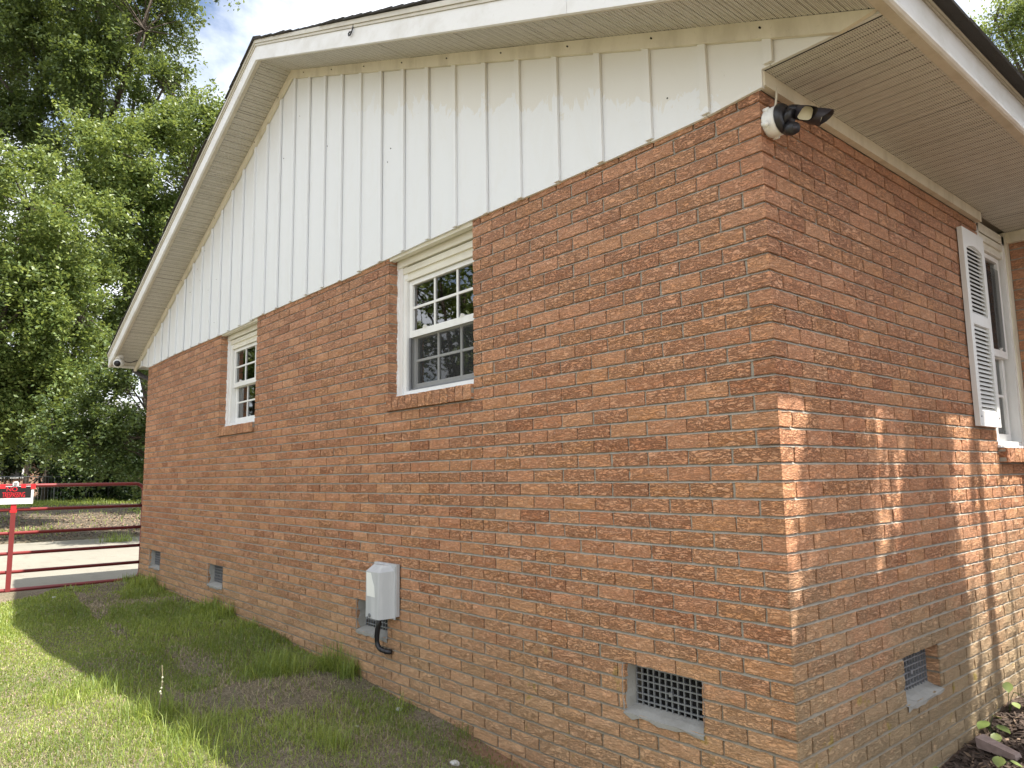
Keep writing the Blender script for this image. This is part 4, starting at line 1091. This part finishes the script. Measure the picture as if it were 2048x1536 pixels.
def tree(name, label, base, blobs, twigs, per, leaf, mat, seed, trunk_r=.28, group=None, bark='bark', spread=.22, hollow=.55, cat='tree', lean=0, tint=0):
    zb = float(zg(base[0], base[1])); o = thing(name, label, cat, (base[0], base[1], zb), group)
    pts, ends = crown_points(blobs, twigs, per, seed, spread, hollow)
    leaf_mesh('crown', pts, leaf, mat, o, seed, tintshift=tint)
    r = random.Random(seed); q = MB(); zt = np.mean([b[2] for b in blobs]); cxm = np.mean([b[0] for b in blobs]); cym = np.mean([b[1] for b in blobs])
    B = Vector((base[0], base[1], zb - .2)); T = Vector((cxm, cym, zt)); mid = B.lerp(T, .45) + Vector((r.uniform(-.3, .3), r.uniform(-.3, .3), 0))
    q.tube([B, B + Vector((0, 0, .35)), mid, T], [trunk_r * 1.5, trunk_r, trunk_r * .75, trunk_r * .35], 10)
    for (x, y, z, c) in ends:
        st = mid.lerp(T, r.uniform(0, .8)); e = Vector((x, y, z)); m2 = st.lerp(e, .5) + Vector((r.uniform(-.3, .3), r.uniform(-.3, .3), r.uniform(0, .3)))
        q.tube([st, m2, e], [trunk_r * .34, trunk_r * .22, trunk_r * .10], 6)
        for k in range(0, len(c), max(1, len(c) // 14)):
            ce = Vector(c[k]); mm = e.lerp(ce, .5) + Vector((0, 0, r.uniform(-.1, .2))); q.tube([e, mm, ce], [trunk_r * .09, trunk_r * .06, trunk_r * .03], 4, cap=False)
    q.build('trunk', M[bark], o, True)
    return o
tall = [(-29.11, .32, 18.24, 2.05), (-27.62, 1.99, 18.58, 2.2), (-26.37, 3.6, 17.81, 1.6), (-27.63, 2.45, 16.18, 2.1), (-29.12, .78, 15.84, 2.05), (-26.1, 4.31, 15.77, .95), (-26.48, 4.12, 14.49, 1.0),
        (-27.24, 1.96, 20.97, 2.5), (-28.79, .11, 21.19, 2.4), (-25.65, 3.9, 20.01, 1.4), (-28.33, 2.03, 14.16, 1.67), (-29.8, -1.2, 17.0, 2.2), (-29.9, -.4, 13.6, 1.7)]
midb = [(-23.4, 4.8, 13.2, 1.2), (-24.69, 3.6, 11.96, 1.6), (-23.66, 4.97, 11.08, 1.8), (-25.35, 3.23, 9.92, 1.8), (-24.58, 4.36, 8.71, 2.0), (-26.2, 1.94, 11.48, 1.5), (-25.74, 3.28, 7.37, 1.8), (-25.06, 4.27, 6.32, 1.4), (-23.06, 5.4, 12.3, 1.0), (-23.3, 6.5, 9.5, 1.8)]
front = [(-21.74, -.05, 8.62, 1.45), (-22.28, -.35, 6.99, 1.6), (-21.5, .61, 6.69, 1.3), (-22.3, -.01, 5.07, 1.7), (-21.61, .85, 4.78, 1.05), (-22.1, .52, 3.56, 1.1), (-23.16, -.75, 3.72, 1.3), (-23.08, -1.13, 6.18, 1.6), (-21.17, 1.21, 5.59, .6), (-22.4, -2.4, 5.6, 1.7), (-22.6, .2, 3.2, .7), (-22.9, -1.2, 3.3, .8), (-22.2, 1.1, 3.0, .7), (-22.6, -2.2, 8.2, 1.5)]
lowb = [(-30.51, 4.7, 4.6, 1.2), (-31.3, 3.84, 3.2, 1.3), (-30.44, 4.93, 2.9, 1.3), (-30.64, 4.11, 5.9, .9), (-30.45, 5.6, 1.6, .8), (-31.91, 3.05, 3.6, .9), (-30.5, 6.5, 4.2, 1.6), (-31.2, 2.2, 3.2, .8), (-31.0, 3.4, 2.6, .8)]
lowb = [tuple(CAM + .6 * (np.array(q[:3]) - CAM)) + (q[3] * .6,) for q in lowb] + [(-15.2, 2.4, 4.4, .7), (-15.7, 2.3, 3.9, .6), (-15.0, 3.4, 4.8, .9), (-16.2, 3.3, 4.2, .9)]  # last clumps are unseen behind the house, added to shade the driveway
tree('tall_oak', 'tallest leafy tree with hanging branches against the clouds, behind the others', (-30.0, 6.3), tall, 3600, 40, .15, M['leafB'], 11, .36, spread=.27, hollow=.45)
tree('leafy_tree', 'full green tree whose top pokes up beside the sloping roof edge', (-26.2, 6.2), midb, 3600, 40, .14, M['leafA'], 12, .28, spread=.25)
tree('broad_tree', 'bright round leafy tree reaching low over the driveway, leftmost', (-23.6, -2.8), front, 3800, 40, .12, M['leafA'], 13, .24, spread=.22, hollow=.6, tint=.05)
tree('small_tree', 'dark smaller tree with sky holes just below the gutter end', (-18.7, 3.9), lowb, 1700, 36, .095, M['leafB'], 14, .11, spread=.17, hollow=.3, tint=-.22)
rightb = [(-2.65, 15.57, 10.73, .65), (-2.29, 15.85, 11.38, .9), (-2.29, 16.12, 10.07, .7), (-2.6, 15.8, 9.7, .5), (-3.01, 15.22, 10.36, .36), (-1.93, 16.4, 10.72, .9), (-2.84, 15.3, 11.0, .33), (-1.2, 17, 10.2, 1.5), (-.8, 17, 12, 1.4), (-1.8, 16.5, 8.8, 1.0)]
tree('backyard_tree', 'light leafy tree showing above the dark shingle edge at the right', (-1.2, 17), rightb, 1100, 40, .075, M['leafA'], 15, .2, spread=.17, hollow=.4, tint=.05)
# trees across the lawn, seen only as reflections in the window glass
tree('mirror_tree', 'big green tree standing across the lawn from the gable', (-13.0, -14.5), [(-13, -14.5, 6, 2.6), (-11, -15, 8, 2.4), (-15, -14, 8.5, 2.6), (-13, -14, 10.5, 2.3), (-15.5, -13.5, 5.2, 2.0)], 700, 26, .26, M['leafA'], 16, .3, spread=.4, group=None)
tree('mirror_tree', 'second green tree standing across the lawn, farther along the fence', (-20.0, -13.0), [(-20, -13, 6, 2.8), (-18, -13.5, 9, 2.5), (-22, -12.5, 8.5, 2.6), (-20, -12, 11, 2.2), (-17.5, -13.5, 5, 2.2)], 700, 26, .26, M['leafA'], 17, .3, spread=.4, group=None)
tree('mirror_tree', 'third green tree across the lawn, beyond the driveway', (-28.0, -8.6), [(-28, -8.6, 4.6, 2.3), (-27, -9, 7, 2.2), (-29.5, -8.4, 7.5, 2.2), (-28, -8.6, 9.2, 1.8), (-26, -9.6, 4.6, 1.8), (-30.5, -8.2, 4.6, 1.8)], 800, 26, .26, M['leafB'], 18, .3, spread=.4, group=None)
# shrubs under the trees, overgrown with ivy
hedge = [((-36.0, 1.0), [(-36.06, 1.36, 3.3, 1.25), (-35.9, .2, 3.3, 1.1)], 'ivy-covered shrub hanging over the neighbour wall, leftmost of the row'),
         ((-35.1, 2.5), [(-35.13, 2.53, 3.1, 1.2), (-35.0, 3.2, 2.3, .7)], 'dark shrub second along the row, in front of the brick wall'),
         ((-34.3, 3.6), [(-34.37, 3.54, 2.1, 1.3), (-34.2, 3.4, 1.1, .8)], 'dark bushy shrub standing behind the wire fence post'),
         ((-33.7, 4.5), [(-33.74, 4.4, 1.6, 1.25), (-33.7, 4.5, 2.8, .8)], 'black-green shrub right of the wire fence post'),
         ((-33.0, 5.3), [(-33.05, 5.21, 1.5, 1.2), (-33.0, 5.3, 2.8, .9)], 'dense low shrub second from the house corner'),
         ((-32.4, 6.0), [(-32.45, 5.83, 1.8, 1.25), (-32.4, 6.4, 2.9, 1.0)], 'dense shrub closest to the house corner')]
for i, (bs, bl, lb) in enumerate(hedge):
    tree('ivy_shrub', lb, bs, bl, 620, 36, .13, M['leafC'], 30 + i, .07, 'ivy covered shrubs along the neighbour wall', spread=.22, hollow=.25, cat='shrub')
# small trunks and fence in front of the neighbour's wall
for i, (x, y, lb) in enumerate(((-33.9, 1.75, 'dark sapling trunk before the sunlit brick, left of the pair'), (-33.4, 2.35, 'dark sapling trunk before the sunlit brick, right of the pair'))):
    o = thing('sapling', lb, 'sapling', (x, y, float(zg(x, y))), 'saplings before the neighbour wall'); q = MB(); z = float(zg(x, y))
    q.tube([(x, y, z - .1), (x + .05, y + .03, z + 1), (x - .05, y + .2, z + 2.2), (x, y + .1, z + 3.2)], [.12, .10, .07, .03], 7); q.tube([(x, y, z + .3), (x + .1, y + .5, z + 1.0), (x, y + .9, z + 1.9)], [.045, .035, .015], 6); q.build('trunk', M['bark'], o, True)
    pts, _ = crown_points([(x, y, z + 3.0, .7)], 50, 24, 70 + i, .2, .2); leaf_mesh('crown', pts, .1, M['leafC'], o, 80 + i)
fc = thing('wire_fence', 'low metal wire fence with thin posts at the foot of the shrubs', 'fence', (-32.8, 2.5, .45))
for k in range(5):
    y = -1.2 + 2.4 * k * .8; x = -33.3 + .22 * y * .6; z = float(zg(x, y)); q = MB(); q.tube([(x, y, z - .1), (x, y, z + 1.02)], .03, 7); q.build('post', M['grille'], fc, True)
q = MB(); pth = [(-33.3 + .132 * y, y, float(zg(-33.3 + .132 * y, y)) + 1.0) for y in (-1.2, 3, 6.6)]; q.tube(pth, .018, 6); q.build('rail', M['grille'], fc, True)
q = MB()
for k in range(70):
    y = -1.2 + k * .11; x = -33.3 + .132 * y; z = float(zg(x, y)); q.tube([(x, y, z), (x, y, z + 1.0)], .006, 3, cap=False)
tag(q.build('wire_mesh', M['grille'], fc), kind='stuff')
# neighbour's house
nh = thing('neighbour_house', 'neighbouring brick house with a grey roof half hidden behind the trees', 'house', (-41, 0, .55))
q = MB(); q.box(-47, -39, -9, 9, .2, 3.3); q.build('wall', M['farbrick'], nh)
q = MB(); q.prism([(-38.4, 3.25), (-38.4, 3.4), (-43, 5.6), (-47.6, 3.4), (-47.6, 3.25)], -9.5, 9.5, 1); q.build('roof', M['roofgrey'], nh)
for y in (-2.5, 1.8, 6):
    q = MB(); q.box(-39.0, -38.95, y - .5, y + .5, 1.4, 2.7); f_ = q.build('window', M['vinyl'], nh); q = MB(); q.box(-38.95, -38.93, y - .42, y + .42, 1.48, 2.62); q.build('pane', M['ventdark'], f_)

# unseen tree, added right of the frame to throw striped shade on side wall
def stems(name, label, spec, blobs, seed, twigs, leaf=.05, spread=.16):
    x0, y0 = spec[0][0][0], spec[0][0][1]; o = thing(name, label, 'tree', (x0, y0, float(zg(x0, y0))))
    q = MB()
    for (bx, by), (tx, ty, tz), r0 in spec:
        z = float(zg(bx, by)); q.tube([(bx, by, z - .1), ((bx * 2 + tx) / 3 + .02, (by * 2 + ty) / 3, z + tz * .33), ((bx + 2 * tx) / 3, (by + 2 * ty) / 3 - .02, z + tz * .67), (tx, ty, tz)], [r0, r0 * .9, r0 * .75, r0 * .5], 9)
    q.build('trunk', M['palebark'], o, True)
    pts, _ = crown_points(blobs, twigs, 24, seed, spread, .1, False); leaf_mesh('crown', pts, leaf, M['leafA'], o, seed)
    return o
def wallpt(yw, zw, a):    # point at distance a from the wall whose shadow falls on (yw, zw)
    t = a / .416; return (a, yw + .238 * t, zw + t)
shade = []
for z in np.arange(-.25, 1.42, .16):
    k = .10 + .05 * math.sin(z * 5)
    shade.append(wallpt(.36 + .05 * math.sin(z * 7), z, 1.45) + (k,)); shade.append(wallpt(.56 + .04 * math.sin(z * 9), z, 1.55) + (k,))
    if .9 > z or z > 1.25: shade.append(wallpt(1.20 + .05 * math.sin(z * 6), z, 1.6) + (k + .02,))
    shade.append(wallpt(1.48 + .07 * math.sin(z * 8), z, 1.7) + (k + .04,))
for y, z, k in ((.10, .30, .13), (.05, .05, .16), (.02, -.2, .16), (.85, .10, .14), (.95, -.1, .16), (.80, .42, .10), (.16, .62, .07), (1.85, -.1, .07), (2.1, 1.36, .05), (1.0, 1.4, .05), (.75, 1.4, .06)): shade.append(wallpt(y, z, 1.5) + (k,))
stems('stripe_shade_tree', 'unseen slender stems and leaf clumps added right of the view to stripe the side wall with shade',
      [((1.45, 1.20), (1.45, 1.22, 5.7), .09), ((1.45, 1.46), (1.46, 1.48, 5.6), .085), ((1.5, 2.33), (1.5, 2.36, 5.8), .13), ((1.6, 3.07), (1.6, 3.08, 6.0), .075), ((1.62, 3.44), (1.62, 3.46, 6.0), .022)],
      shade, 51, 1500, leaf=.055, spread=.05)
